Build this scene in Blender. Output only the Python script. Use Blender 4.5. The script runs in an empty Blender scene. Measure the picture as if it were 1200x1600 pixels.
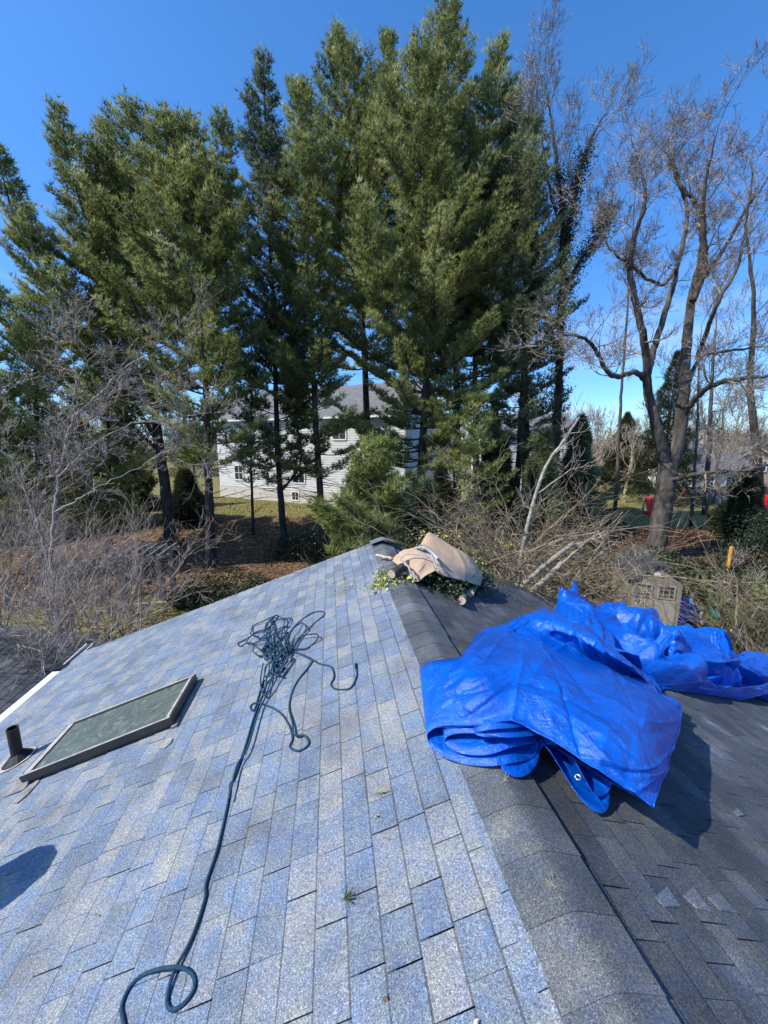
import bpy, math, random
import numpy as np
from mathutils import Vector, Matrix

random.seed(7); RNG = np.random.default_rng(11)
sc = bpy.context.scene
C = sc.collection

# ------------------------------------------------------------------ camera
CAM = np.array([0.0, 0.0, 1.708])
YAW, PITCH = math.radians(7.93), math.radians(10.4)
cd = bpy.data.cameras.new('camera'); cam = bpy.data.objects.new('camera', cd); C.objects.link(cam)
cd.sensor_fit = 'VERTICAL'; cd.sensor_height = 36; cd.sensor_width = 27; cd.lens = 13.5
cd.clip_start = 0.05; cd.clip_end = 3000
cam.location = CAM
cam.rotation_euler = (math.pi/2 - PITCH, 0, -YAW)
sc.camera = cam

# ------------------------------------------------------------------ sky, sun
SUN_EL = math.radians(46); SAZ = np.array([-1.0, -0.22]); SAZ /= np.linalg.norm(SAZ)
w = bpy.data.worlds.new('World'); sc.world = w; w.use_nodes = True
wn = w.node_tree; wn.nodes.clear()
sky = wn.nodes.new('ShaderNodeTexSky'); sky.sky_type = 'NISHITA'; sky.sun_disc = False
sky.sun_elevation = SUN_EL; sky.sun_rotation = math.atan2(SAZ[0], SAZ[1]) % (2*math.pi)
sky.altitude = 100; sky.air_density = 1.0; sky.dust_density = 0.35; sky.ozone_density = 2.6
hs = wn.nodes.new('ShaderNodeHueSaturation'); hs.inputs['Saturation'].default_value = 1.28; hs.inputs['Value'].default_value = 1.36
tc = wn.nodes.new('ShaderNodeTexCoord')
mp = wn.nodes.new('ShaderNodeMapping'); mp.inputs['Scale'].default_value = (1.2, 1.2, 9); mp.inputs['Rotation'].default_value = (0.1, -0.32, 0.5)
nz = wn.nodes.new('ShaderNodeTexNoise'); nz.inputs['Scale'].default_value = 1.7; nz.inputs['Detail'].default_value = 6; nz.inputs['Roughness'].default_value = .5
rp = wn.nodes.new('ShaderNodeValToRGB'); rp.color_ramp.elements[0].position = .5; rp.color_ramp.elements[1].position = .78
sx = wn.nodes.new('ShaderNodeSeparateXYZ')
mr = wn.nodes.new('ShaderNodeMapRange'); mr.inputs[1].default_value = .38; mr.inputs[2].default_value = .1; mr.inputs[3].default_value = 0; mr.inputs[4].default_value = .5
mm = wn.nodes.new('ShaderNodeMath'); mm.operation = 'MULTIPLY'
mx = wn.nodes.new('ShaderNodeMixRGB'); mx.inputs[2].default_value = (5.5, 6.2, 7.0, 1)
bg = wn.nodes.new('ShaderNodeBackground'); bg.inputs['Strength'].default_value = 0.145
ow = wn.nodes.new('ShaderNodeOutputWorld')
L = wn.links.new
L(sky.outputs[0], hs.inputs['Color']); L(tc.outputs['Generated'], mp.inputs[0]); L(mp.outputs[0], nz.inputs['Vector'])
L(nz.outputs[0], rp.inputs[0]); L(tc.outputs['Generated'], sx.inputs[0]); L(sx.outputs[2], mr.inputs[0])
L(rp.outputs[0], mm.inputs[0]); L(mr.outputs[0], mm.inputs[1]); L(mm.outputs[0], mx.inputs[0])
rh = wn.nodes.new('ShaderNodeValToRGB'); rh.color_ramp.elements[0].color = (.40, .62, .95, 1); rh.color_ramp.elements[1].color = (1, 1.02, 1.12, 1)
rh.color_ramp.elements[0].position = .0; rh.color_ramp.elements[1].position = .6
mh = wn.nodes.new('ShaderNodeMixRGB'); mh.blend_type = 'MULTIPLY'; mh.inputs[0].default_value = 1
L(sx.outputs[2], rh.inputs[0]); L(hs.outputs[0], mh.inputs[1]); L(rh.outputs[0], mh.inputs[2]); L(mh.outputs[0], mx.inputs[1]); L(mx.outputs[0], bg.inputs[0]); L(bg.outputs[0], ow.inputs[0])

sd = bpy.data.lights.new('sun', 'SUN'); sd.energy = 5.0; sd.angle = math.radians(.53); sd.color = (1, .955, .88)
so = bpy.data.objects.new('sun', sd); C.objects.link(so)
SUNV = Vector((SAZ[0]*math.cos(SUN_EL), SAZ[1]*math.cos(SUN_EL), math.sin(SUN_EL)))
so.rotation_euler = SUNV.to_track_quat('Z', 'Y').to_euler(); so.location = (-20, 5, 30)

sc.view_settings.view_transform = 'Standard'; sc.view_settings.look = 'None'
sc.view_settings.gamma = 1; sc.view_settings.use_curve_mapping = False
sc.view_settings.exposure = 0.25
sc.cycles.max_bounces = 6; sc.cycles.diffuse_bounces = 3; sc.cycles.transparent_max_bounces = 8

# ------------------------------------------------------------------ geometry helpers
XR, ML, MR = 0.835, 0.35, 0.38        # ridge x, slopes left / right
GZ = -4.8                             # garden level
YN, YF = -2.4, 6.5                    # roof extent along the ridge
XL, XE = -4.15, 7.2                   # eaves

def ray(px, py):
    cx = (px-600)/600; cy = (800-py)/600
    F = math.cos(PITCH)+cy*math.sin(PITCH); Z = -math.sin(PITCH)+cy*math.cos(PITCH)
    return np.array([F*math.sin(YAW)+cx*math.cos(YAW), F*math.cos(YAW)-cx*math.sin(YAW), Z]), F
def roofz(x):
    return -ML*(XR-x) if x < XR else -MR*(x-XR)
def on_roof(px, py, h=0.0):
    d, _ = ray(px, py)
    t = 0.4; f0 = None
    lo = hi = None
    while t < 40:
        p = CAM+d*t
        if p[2] < roofz(p[0])+h: hi = t; lo = t-.05; break
        t += .05
    if hi is None: return CAM+d*8
    for _ in range(24):
        m = (lo+hi)/2; p = CAM+d*m
        if p[2] < roofz(p[0])+h: hi = m
        else: lo = m
    return CAM+d*hi
def at_y(px, py, Y):
    d, _ = ray(px, py); return CAM+d*(Y/d[1])
def at(px, py, dist):
    d, F = ray(px, py); return CAM+d*(dist/F)
def ground(px, py, z=GZ):
    d, _ = ray(px, py); return CAM+d*((z-CAM[2])/d[2])

ORG = {}
def setp(o, label=None, cat=None, group=None, kind=None):
    if label: o['label'] = label
    if cat: o['category'] = cat
    if group: o['group'] = group
    if kind: o['kind'] = kind
    return o
def empty(name, loc, label, cat, group=None):
    o = bpy.data.objects.new(name, None); C.objects.link(o); o.empty_display_size = .2
    o.location = tuple(map(float, loc)); ORG[o.name] = np.array(loc, float)
    return setp(o, label, cat, group)

class MB:
    """collects triangles and quads for one mesh"""
    def __init__(s): s.V = []; s.Q = []; s.T = []; s.qt = []; s.tt = []; s.n = 0
    def add(s, V, Q=None, T=None, tone=0.5):
        V = np.asarray(V, float).reshape(-1, 3)
        if Q is not None and len(Q):
            Q = np.asarray(Q).reshape(-1, 4); s.Q.append(Q+s.n); s.qt.append(np.broadcast_to(tone, (len(Q),)))
        if T is not None and len(T):
            T = np.asarray(T).reshape(-1, 3); s.T.append(T+s.n); s.tt.append(np.broadcast_to(tone, (len(T),)))
        s.V.append(V); s.n += len(V); return s
    def box(s, c, size, R=None, tone=.5):
        h = np.array(size)/2.0
        v = np.array([[x, y, z] for x in (-1, 1) for y in (-1, 1) for z in (-1, 1)])*h
        if R is not None: v = v@np.asarray(R).T
        return s.add(v+np.array(c), [[0, 1, 3, 2], [4, 6, 7, 5], [0, 4, 5, 1], [2, 3, 7, 6], [0, 2, 6, 4], [1, 5, 7, 3]], tone=tone)
    def bar(s, a, b, w, d=None, tone=.5):
        a = np.array(a, float); b = np.array(b, float); d = d or w; ax = b-a; l = np.linalg.norm(ax); ax /= l
        up = np.array([0, 0, 1.]) if abs(ax[2]) < .9 else np.array([0, 1., 0])
        u = np.cross(up, ax); u /= np.linalg.norm(u); v = np.cross(ax, u)
        return s.box((a+b)/2, (w, d, l), np.stack([u, v, ax], 1), tone)
    def tube(s, P, r, n=6, tone=.5, cap=True):
        P = np.asarray(P, float); m = len(P); r = np.broadcast_to(r, (m,)).astype(float)
        t = np.gradient(P, axis=0); t /= np.linalg.norm(t, axis=1, keepdims=True)+1e-9
        ref = np.array([0, 0, 1.]) if abs(t[0, 2]) < .8 else np.array([1., 0, 0])
        u = np.cross(t, ref); 
        bad = np.linalg.norm(u, axis=1) < .05; u[bad] = np.cross(t[bad], np.array([0, 1., .3]))
        u /= np.linalg.norm(u, axis=1, keepdims=True); v = np.cross(t, u)
        a = np.arange(n)*2*math.pi/n
        V = P[:, None, :]+r[:, None, None]*(np.cos(a)[None, :, None]*u[:, None, :]+np.sin(a)[None, :, None]*v[:, None, :])
        i = np.arange(m-1)[:, None]*n; j = np.arange(n)[None, :]; k = (j+1) % n
        Q = np.stack([i+j, i+k, i+n+k, i+n+j], -1).reshape(-1, 4)
        V = V.reshape(-1, 3); T = None
        if cap:
            V = np.vstack([V, P[0], P[-1]]); jj = np.arange(n); kk = (jj+1) % n
            T = np.vstack([np.stack([kk, jj, np.full(n, m*n)], -1), np.stack([(m-1)*n+jj, (m-1)*n+kk, np.full(n, m*n+1)], -1)])
        return s.add(V, Q, T, tone)
    def segs(s, A, Bp, ra, rb, n=3, tone=.5):
        A = np.asarray(A); Bp = np.asarray(Bp); ra = np.asarray(ra)[:, None, None]; rb = np.asarray(rb)[:, None, None]
        t = Bp-A; t /= np.linalg.norm(t, axis=1, keepdims=True)+1e-9
        ref = np.tile([0, 0, 1.], (len(A), 1)); ref[np.abs(t[:, 2]) > .85] = [1., 0, 0]
        u = np.cross(t, ref); u /= np.linalg.norm(u, axis=1, keepdims=True); v = np.cross(t, u)
        a = np.arange(n)*2*math.pi/n
        off = np.cos(a)[None, :, None]*u[:, None, :]+np.sin(a)[None, :, None]*v[:, None, :]
        V = np.concatenate([A[:, None]+ra*off, Bp[:, None]+rb*off], 1).reshape(-1, 3)
        i = np.arange(len(A))[:, None]*2*n; j = np.arange(n)[None]; k = (j+1) % n
        Q = np.stack([i+j, i+k, i+n+k, i+n+j], -1).reshape(-1, 4)
        return s.add(V, Q, None, np.repeat(np.broadcast_to(tone, (len(A),)), n))
    def build(s, name, mat, parent=None, smooth=False, kind=None):
        if not s.V: return None
        me = bpy.data.meshes.new(name)
        V = np.concatenate(s.V); org = ORG.get(parent.name, np.zeros(3)) if parent else np.zeros(3)
        V = V-org
        Q = np.concatenate(s.Q) if s.Q else np.zeros((0, 4), int); T = np.concatenate(s.T) if s.T else np.zeros((0, 3), int)
        me.vertices.add(len(V)); me.vertices.foreach_set('co', V.astype(np.float32).ravel())
        me.loops.add(Q.size+T.size); me.loops.foreach_set('vertex_index', np.concatenate([Q.ravel(), T.ravel()]).astype(np.int32))
        me.polygons.add(len(Q)+len(T))
        st = np.concatenate([np.arange(len(Q))*4, Q.size+np.arange(len(T))*3]).astype(np.int32)
        me.polygons.foreach_set('loop_start', st)
        me.update(calc_edges=True)
        at_ = me.attributes.new('tone', 'FLOAT', 'FACE')
        at_.data.foreach_set('value', np.concatenate(s.qt+s.tt).astype(np.float32))
        me.polygons.foreach_set('use_smooth', np.full(len(Q)+len(T), bool(smooth)))
        me.materials.append(mat); me.update()
        o = bpy.data.objects.new(name, me); C.objects.link(o)
        if parent: o.parent = parent; ORG[o.name] = org
        if kind: o['kind'] = kind
        return o

def catmull(P, n):
    """smooth polyline through the points"""
    P = np.asarray(P, float); m = len(P)
    Pe = np.vstack([2*P[0]-P[1], P, 2*P[-1]-P[-2]])
    t = np.linspace(0, m-1-1e-6, n); i = t.astype(int); f = (t-i)[:, None]
    a, b, c, d = Pe[i], Pe[i+1], Pe[i+2], Pe[i+3]
    return .5*((2*b)+(c-a)*f+(2*a-5*b+4*c-d)*f**2+(3*b-a-3*c+d)*f**3)
def surf(G, nu, nv):
    """smooth grid through control points G[row][col]"""
    G = np.asarray(G, float)
    R = np.stack([catmull(G[i], nu) for i in range(len(G))])
    return np.stack([catmull(R[:, j], nv) for j in range(nu)], 1)
def grid_faces(nv, nu):
    i = np.arange(nv-1)[:, None]*nu; j = np.arange(nu-1)[None]
    return np.stack([i+j, i+j+1, i+nu+j+1, i+nu+j], -1).reshape(-1, 4)

# ------------------------------------------------------------------ materials
def nodes_mat(name):
    m = bpy.data.materials.new(name); m.use_nodes = True; nt = m.node_tree
    b = nt.nodes['Principled BSDF']; return m, nt, b
def N(nt, t, **kw):
    n = nt.nodes.new(t)
    for k, v in kw.items():
        if k.startswith('i_'):
            key = k[2:]; key = int(key) if key.isdigit() else key.replace('_', ' ')
            n.inputs[key].default_value = v
        else: setattr(n, k, v)
    return n
def ramp(nt, stops, fac=None):
    r = nt.nodes.new('ShaderNodeValToRGB'); e = r.color_ramp.elements
    while len(e) < len(stops): e.new(.5)
    for k, (p, c) in zip(e, stops): k.position = p; k.color = (c[0], c[1], c[2], 1) if len(c) == 3 else c
    if fac is not None: nt.links.new(fac, r.inputs[0])
    return r
def simple(name, col, rough=.7, var=.25, scale=6, bump=.0, bscale=40, metallic=0, spec=.3, tonevar=0.0, stretch=(1, 1, 1)):
    m, nt, b = nodes_mat(name); l = nt.links.new
    tcn = N(nt, 'ShaderNodeTexCoord'); mpn = N(nt, 'ShaderNodeMapping'); mpn.inputs['Scale'].default_value = stretch
    l(tcn.outputs['Object'], mpn.inputs[0])
    nz = N(nt, 'ShaderNodeTexNoise', i_Scale=scale, i_Detail=6.0, i_Roughness=.6); l(mpn.outputs[0], nz.inputs['Vector'])
    c0 = [max(0, c*(1-var*1.6)) for c in col]; c1 = [min(1, c*(1+var*1.6)) for c in col]
    r = ramp(nt, [(.25, c0), (.75, c1)], nz.outputs[0]); out = r.outputs[0]
    if tonevar:
        a = N(nt, 'ShaderNodeAttribute', attribute_name='tone')
        mr = N(nt, 'ShaderNodeMapRange'); mr.inputs[3].default_value = 1-tonevar; mr.inputs[4].default_value = 1+tonevar
        l(a.outputs['Fac'], mr.inputs[0]); mu = N(nt, 'ShaderNodeVectorMath', operation='SCALE'); l(out, mu.inputs[0]); l(mr.outputs[0], mu.inputs['Scale']); out = mu.outputs[0]
    l(out, b.inputs['Base Color']); b.inputs['Roughness'].default_value = rough; b.inputs['Metallic'].default_value = metallic
    b.inputs['Specular IOR Level'].default_value = spec
    if bump:
        n2 = N(nt, 'ShaderNodeTexNoise', i_Scale=bscale, i_Detail=5.0); l(mpn.outputs[0], n2.inputs['Vector'])
        bp = N(nt, 'ShaderNodeBump', i_Strength=bump, i_Distance=.02); l(n2.outputs[0], bp.inputs['Height']); l(bp.outputs[0], b.inputs['Normal'])
    return m

def shingle_mat(name, base, light, dark, blue, stained):
    m, nt, b = nodes_mat(name); l = nt.links.new
    geo = N(nt, 'ShaderNodeNewGeometry'); pos = geo.outputs['Position']
    att = N(nt, 'ShaderNodeAttribute', attribute_name='tone'); oi = N(nt, 'ShaderNodeObjectInfo')
    ad = N(nt, 'ShaderNodeMath', operation='ADD'); l(att.outputs['Fac'], ad.inputs[0]); l(oi.outputs['Random'], ad.inputs[1])
    fr = N(nt, 'ShaderNodeMath', operation='FRACT'); l(ad.outputs[0], fr.inputs[0])
    # colour blends within a tab: snapped cells of about 11 cm
    mpn = N(nt, 'ShaderNodeMapping'); mpn.inputs['Scale'].default_value = (7.42, 6.1, 0.0); l(pos, mpn.inputs[0])
    sn = N(nt, 'ShaderNodeVectorMath', operation='FLOOR'); l(mpn.outputs[0], sn.inputs[0])
    wn_ = N(nt, 'ShaderNodeTexWhiteNoise', noise_dimensions='3D'); l(sn.outputs[0], wn_.inputs['Vector'])
    mixt = N(nt, 'ShaderNodeMath', operation='MULTIPLY_ADD', i_1=.68); l(fr.outputs[0], mixt.inputs[0])
    sc2 = N(nt, 'ShaderNodeMath', operation='MULTIPLY', i_1=.32); l(wn_.outputs[0], sc2.inputs[0]); l(sc2.outputs[0], mixt.inputs[2])
    tab = ramp(nt, [(.12, dark), (.42, blue), (.62, base), (.85, light)], mixt.outputs[0])
    # granules
    g1 = N(nt, 'ShaderNodeTexVoronoi', i_Scale=300.0); l(pos, g1.inputs['Vector'])
    g1b = N(nt, 'ShaderNodeSeparateColor'); l(g1.outputs['Color'], g1b.inputs[0])
    gr = ramp(nt, [(.0, (.42, .42, .42)), (.3, (.88, .88, .9)), (.7, (1.05, 1.05, 1.05)), (.86, (1.35, 1.35, 1.3)), (1, (2.0, 2.0, 1.9))], g1b.outputs[0])
    g2 = N(nt, 'ShaderNodeTexNoise', i_Scale=110.0, i_Detail=3.0, i_Roughness=.7); l(pos, g2.inputs['Vector'])
    gr2 = ramp(nt, [(.32, (.72, .72, .74)), (.68, (1.28, 1.27, 1.23))], g2.outputs[0])
    m1 = N(nt, 'ShaderNodeMixRGB', blend_type='MULTIPLY', i_0=1.0); l(tab.outputs[0], m1.inputs[1]); l(gr.outputs[0], m1.inputs[2])
    m2 = N(nt, 'ShaderNodeMixRGB', blend_type='MULTIPLY', i_0=1.0); l(m1.outputs[0], m2.inputs[1]); l(gr2.outputs[0], m2.inputs[2])
    # weathering
    n3 = N(nt, 'ShaderNodeTexNoise', i_Scale=2.3, i_Detail=7.0, i_Roughness=.62); l(pos, n3.inputs['Vector'])
    if stained:
        wr = ramp(nt, [(.35, (.62, .62, .62)), (.6, (1.0, 1.0, 1.0)), (.66, (1.25, 1.27, 1.3)), (.74, (2.3, 2.4, 2.55))], n3.outputs[0])
    else:
        wr = ramp(nt, [(.28, (.72, .69, .64)), (.5, (1, 1, 1)), (.72, (1.16, 1.15, 1.13))], n3.outputs[0])
    m3 = N(nt, 'ShaderNodeMixRGB', blend_type='MULTIPLY', i_0=1.0); l(m2.outputs[0], m3.inputs[1]); l(wr.outputs[0], m3.inputs[2])
    # sparse brown smudges
    n4 = N(nt, 'ShaderNodeTexNoise', i_Scale=5.5, i_Detail=9.0, i_Roughness=.7); l(pos, n4.inputs['Vector'])
    r4 = ramp(nt, [(.66, (0, 0, 0)), (.78, (1, 1, 1))], n4.outputs[0])
    m4 = N(nt, 'ShaderNodeMixRGB', blend_type='MIX'); l(r4.outputs[0], m4.inputs[0]); l(m3.outputs[0], m4.inputs[1]); m4.inputs[2].default_value = (.17, .13, .09, 1)
    # blue and grey-green granule drifts
    n5 = N(nt, 'ShaderNodeTexNoise', i_Scale=9.0, i_Detail=4.0, i_Roughness=.6); l(pos, n5.inputs['Vector'])
    r5 = ramp(nt, [(.36, (.84, .97, 1.14)), (.5, (1, 1, 1)), (.64, (1.12, 1.10, .96))], n5.outputs[0])
    m5 = N(nt, 'ShaderNodeMixRGB', blend_type='MULTIPLY', i_0=.9); l(m4.outputs[0], m5.inputs[1]); l(r5.outputs[0], m5.inputs[2])
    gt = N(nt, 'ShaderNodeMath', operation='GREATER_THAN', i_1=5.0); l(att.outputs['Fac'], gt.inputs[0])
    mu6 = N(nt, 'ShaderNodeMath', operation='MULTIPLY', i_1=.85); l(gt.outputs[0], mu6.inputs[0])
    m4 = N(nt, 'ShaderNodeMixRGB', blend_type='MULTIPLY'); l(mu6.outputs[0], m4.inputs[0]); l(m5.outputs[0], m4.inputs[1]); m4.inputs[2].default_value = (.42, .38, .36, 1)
    l(m4.outputs[0], b.inputs['Base Color']); b.inputs['Roughness'].default_value = .85; b.inputs['Specular IOR Level'].default_value = .35
    bp = N(nt, 'ShaderNodeBump', i_Strength=.5, i_Distance=.004); l(g2.outputs[0], bp.inputs['Height']); l(bp.outputs[0], b.inputs['Normal'])
    return m
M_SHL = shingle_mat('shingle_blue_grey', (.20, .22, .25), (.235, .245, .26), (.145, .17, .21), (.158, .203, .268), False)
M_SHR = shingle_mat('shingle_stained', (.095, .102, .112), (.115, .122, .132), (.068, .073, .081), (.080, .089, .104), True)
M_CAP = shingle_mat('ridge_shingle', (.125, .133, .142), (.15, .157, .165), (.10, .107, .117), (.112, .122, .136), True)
M_SHD = shingle_mat('charcoal_shingle', (.085, .09, .095), (.12, .125, .128), (.05, .056, .06), (.065, .072, .082), False)
M_DECK = simple('roof_felt', (.035, .035, .038), .9)
M_SIDING = simple('white_siding', (.72, .71, .69), .6, .06, 2)
M_WHITE = simple('white_paint', (.78, .77, .75), .45, .08, 8)
M_CREAM = simple('cream_paint', (.55, .52, .45), .55, .1, 5)
M_BLACK = simple('black_plastic', (.018, .018, .02), .45, .2, 10)
M_DKMETAL = simple('bronze_aluminium', (.030, .028, .026), .42, .3, 6, spec=.6)
M_TRIM = simple('weathered_aluminium', (.38, .355, .31), .5, .25, 14, spec=.5)
M_LEAD = simple('flashing', (.23, .22, .20), .5, .3, 9)
M_SEALANT = simple('old_sealant', (.29, .27, .22), .8, .3, 20)
M_ROPE = simple('navy_rope', (.018, .066, .115), .7, .35, 120, .6, 260, tonevar=.35)
M_BARKP = simple('pine_bark', (.058, .047, .040), .95, .6, 5, 1.0, 12, stretch=(1, 1, .35))
M_BARKG = simple('grey_bark', (.085, .073, .06), .95, .6, 4.5, 1.0, 7, stretch=(1, 1, .3))
M_BARKD = simple('dark_bark', (.075, .062, .052), .95, .4, 5, .6, 12, stretch=(1, 1, .4))
M_TWIG = simple('grey_twig', (.33, .27, .225), .85, .35, 4, tonevar=.5)
M_TWIGB = simple('brown_twig', (.215, .165, .105), .9, .4, 4, tonevar=.55)
M_TWIGF = simple('pod_twig', (.27, .225, .17), .9, .35, 2, tonevar=.45)
M_CUT = simple('cut_wood', (.50, .38, .27), .8, .2, 20)
M_LOG = simple('pale_bark', (.30, .27, .21), .9, .4, 9, .6, 30)
M_CANVAS = simple('tan_canvas', (.47, .33, .22), .75, .12, 3, .25, 18, spec=.25)
M_ROCKY = simple('dead_leaf', (.20, .125, .07), .85, .4, 3, tonevar=.6)
M_CLIP = simple('yellow_green_leaf', (.34, .36, .10), .6, .35, 14, tonevar=.4)
M_SHEDW = simple('tan_plastic', (.23, .21, .17), .6, .12, 3)
M_SHEDR = simple('shed_roof_plastic', (.045, .05, .055), .6, .2, 3)
M_FENCE = simple('fence_wood', (.22, .18, .14), .9, .35, 2.5, tonevar=.3, stretch=(1, 1, .3))
M_RED = simple('red_plastic', (.62, .02, .03), .4, .1, 3)
M_GREENP = simple('green_plastic', (.05, .25, .17), .4, .1, 3)
M_BLUEP = simple('blue_plastic', (.03, .12, .40), .5, .1, 3)
M_ORANGE = simple('orange_post', (.62, .30, .05), .6, .15, 6)
M_BRICK = simple('tan_brick', (.45, .30, .21), .9, .2, 5)
M_ROOFG = simple('grey_roof', (.16, .16, .165), .9, .25, 3)
M_DRIVE = simple('pale_concrete', (.42, .39, .35), .9, .2, 1)
M_IVY = simple('ivy_leaf', (.032, .052, .018), .5, .4, 3, tonevar=.55, spec=.4)
M_SHRUB = simple('evergreen_leaf', (.03, .045, .018), .5, .4, 3, tonevar=.6)
M_GREY_W = simple('grey_timber', (.20, .19, .175), .9, .3, 6)
M_DARKSTUFF = simple('dark_fabric', (.02, .022, .03), .8, .3, 5)

def glass_mat():
    m, nt, b = nodes_mat('window_glass'); b.inputs['Base Color'].default_value = (.03, .04, .045, 1); b.inputs['Roughness'].default_value = .08
    b.inputs['Specular IOR Level'].default_value = .8; return m
M_GLASS = glass_mat()
def skylight_mat():
    m, nt, b = nodes_mat('skylight_glass'); l = nt.links.new
    geo = N(nt, 'ShaderNodeNewGeometry')
    n = N(nt, 'ShaderNodeTexNoise', i_Scale=7.0, i_Detail=9.0, i_Roughness=.75, i_Distortion=2.5); l(geo.outputs['Position'], n.inputs['Vector'])
    r = ramp(nt, [(.35, (.062, .082, .070)), (.55, (.10, .12, .098)), (.68, (.22, .225, .185))], n.outputs[0])
    l(r.outputs[0], b.inputs['Base Color'])
    r2 = ramp(nt, [(.35, (.22, .22, .22)), (.6, (.55, .55, .55))], n.outputs[0]); l(r2.outputs[0], b.inputs['Roughness'])
    b.inputs['Specular IOR Level'].default_value = .5; return m
M_SKYL = skylight_mat()

def tarp_mat(name, col, dark):
    m, nt, b = nodes_mat(name); l = nt.links.new
    tcn = N(nt, 'ShaderNodeTexCoord'); o = tcn.outputs['Object']
    n = N(nt, 'ShaderNodeTexNoise', i_Scale=5.0, i_Detail=8.0, i_Roughness=.65, i_Distortion=1.2); l(o, n.inputs['Vector'])
    r = ramp(nt, [(.3, dark), (.6, col)], n.outputs[0]); l(r.outputs[0], b.inputs['Base Color'])
    b.inputs['Roughness'].default_value = .17; b.inputs['Specular IOR Level'].default_value = .5
    # crinkles: fine straight creases in two directions
    last = None
    for sc3, rot, st, dist in (((1, .22, 1), .4, .8, .030), ((.25, 1, 1), -.5, .8, .026), ((1, 1, 1), 0, .6, .014)):
        mpb = N(nt, 'ShaderNodeMapping'); mpb.inputs['Scale'].default_value = sc3; mpb.inputs['Rotation'].default_value = (0, 0, rot); l(o, mpb.inputs[0])
        n3 = N(nt, 'ShaderNodeTexNoise', i_Scale=11.0, i_Detail=7.0, i_Roughness=.62, i_Distortion=.5); l(mpb.outputs[0], n3.inputs['Vector'])
        ab_ = N(nt, 'ShaderNodeMath', operation='SUBTRACT', i_1=.5); l(n3.outputs[0], ab_.inputs[0]); a2 = N(nt, 'ShaderNodeMath', operation='ABSOLUTE'); l(ab_.outputs[0], a2.inputs[0])
        bb = N(nt, 'ShaderNodeBump', i_Strength=st, i_Distance=dist); l(a2.outputs[0], bb.inputs['Height'])
        if last: l(last.outputs[0], bb.inputs['Normal'])
        last = bb
    l(last.outputs[0], b.inputs['Normal'])
    return m
M_TARP = tarp_mat('blue_tarpaulin', (.001, .115, .60), (.001, .066, .38))
M_TEAL = tarp_mat('teal_tarpaulin', (.03, .22, .22), (.02, .12, .13))

def foliage_mat(name, stops, trans=.35):
    m = bpy.data.materials.new(name); m.use_nodes = True; nt = m.node_tree; nt.nodes.clear(); l = nt.links.new
    a = N(nt, 'ShaderNodeAttribute', attribute_name='tone')
    r = ramp(nt, stops, a.outputs['Fac'])
    d = N(nt, 'ShaderNodeBsdfPrincipled'); d.inputs['Roughness'].default_value = .55; d.inputs['Specular IOR Level'].default_value = .35
    t = N(nt, 'ShaderNodeBsdfTranslucent'); mxs = N(nt, 'ShaderNodeMixShader', i_0=trans); o = N(nt, 'ShaderNodeOutputMaterial')
    l(r.outputs[0], d.inputs['Base Color']); l(r.outputs[0], t.inputs[0]); l(d.outputs[0], mxs.inputs[1]); l(t.outputs[0], mxs.inputs[2]); l(mxs.outputs[0], o.inputs[0])
    return m
M_NEED = foliage_mat('pine_needles', [(0, (.08, .105, .036)), (.3, (.185, .225, .065)), (.65, (.33, .36, .11)), (1, (.56, .58, .28))], .5)
M_NEEDY = foliage_mat('yellow_pine_needles', [(0, (.10, .13, .035)), (.5, (.29, .33, .09)), (1, (.50, .53, .2))], .46)
M_NEEDD = foliage_mat('dark_pine_needles', [(0, (.065, .088, .045)), (.5, (.17, .21, .09)), (1, (.44, .48, .27))], .5)
M_SPRUCE = foliage_mat('spruce_needles', [(0, (.025, .04, .022)), (.6, (.055, .07, .03)), (1, (.12, .13, .05))])
M_CEDAR = foliage_mat('cedar_needles', [(0, (.07, .09, .035)), (1, (.26, .28, .12))])
M_GRASSB = foliage_mat('grass_blades', [(0, (.06, .08, .02)), (.6, (.12, .14, .04)), (1, (.28, .24, .10))])

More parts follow.
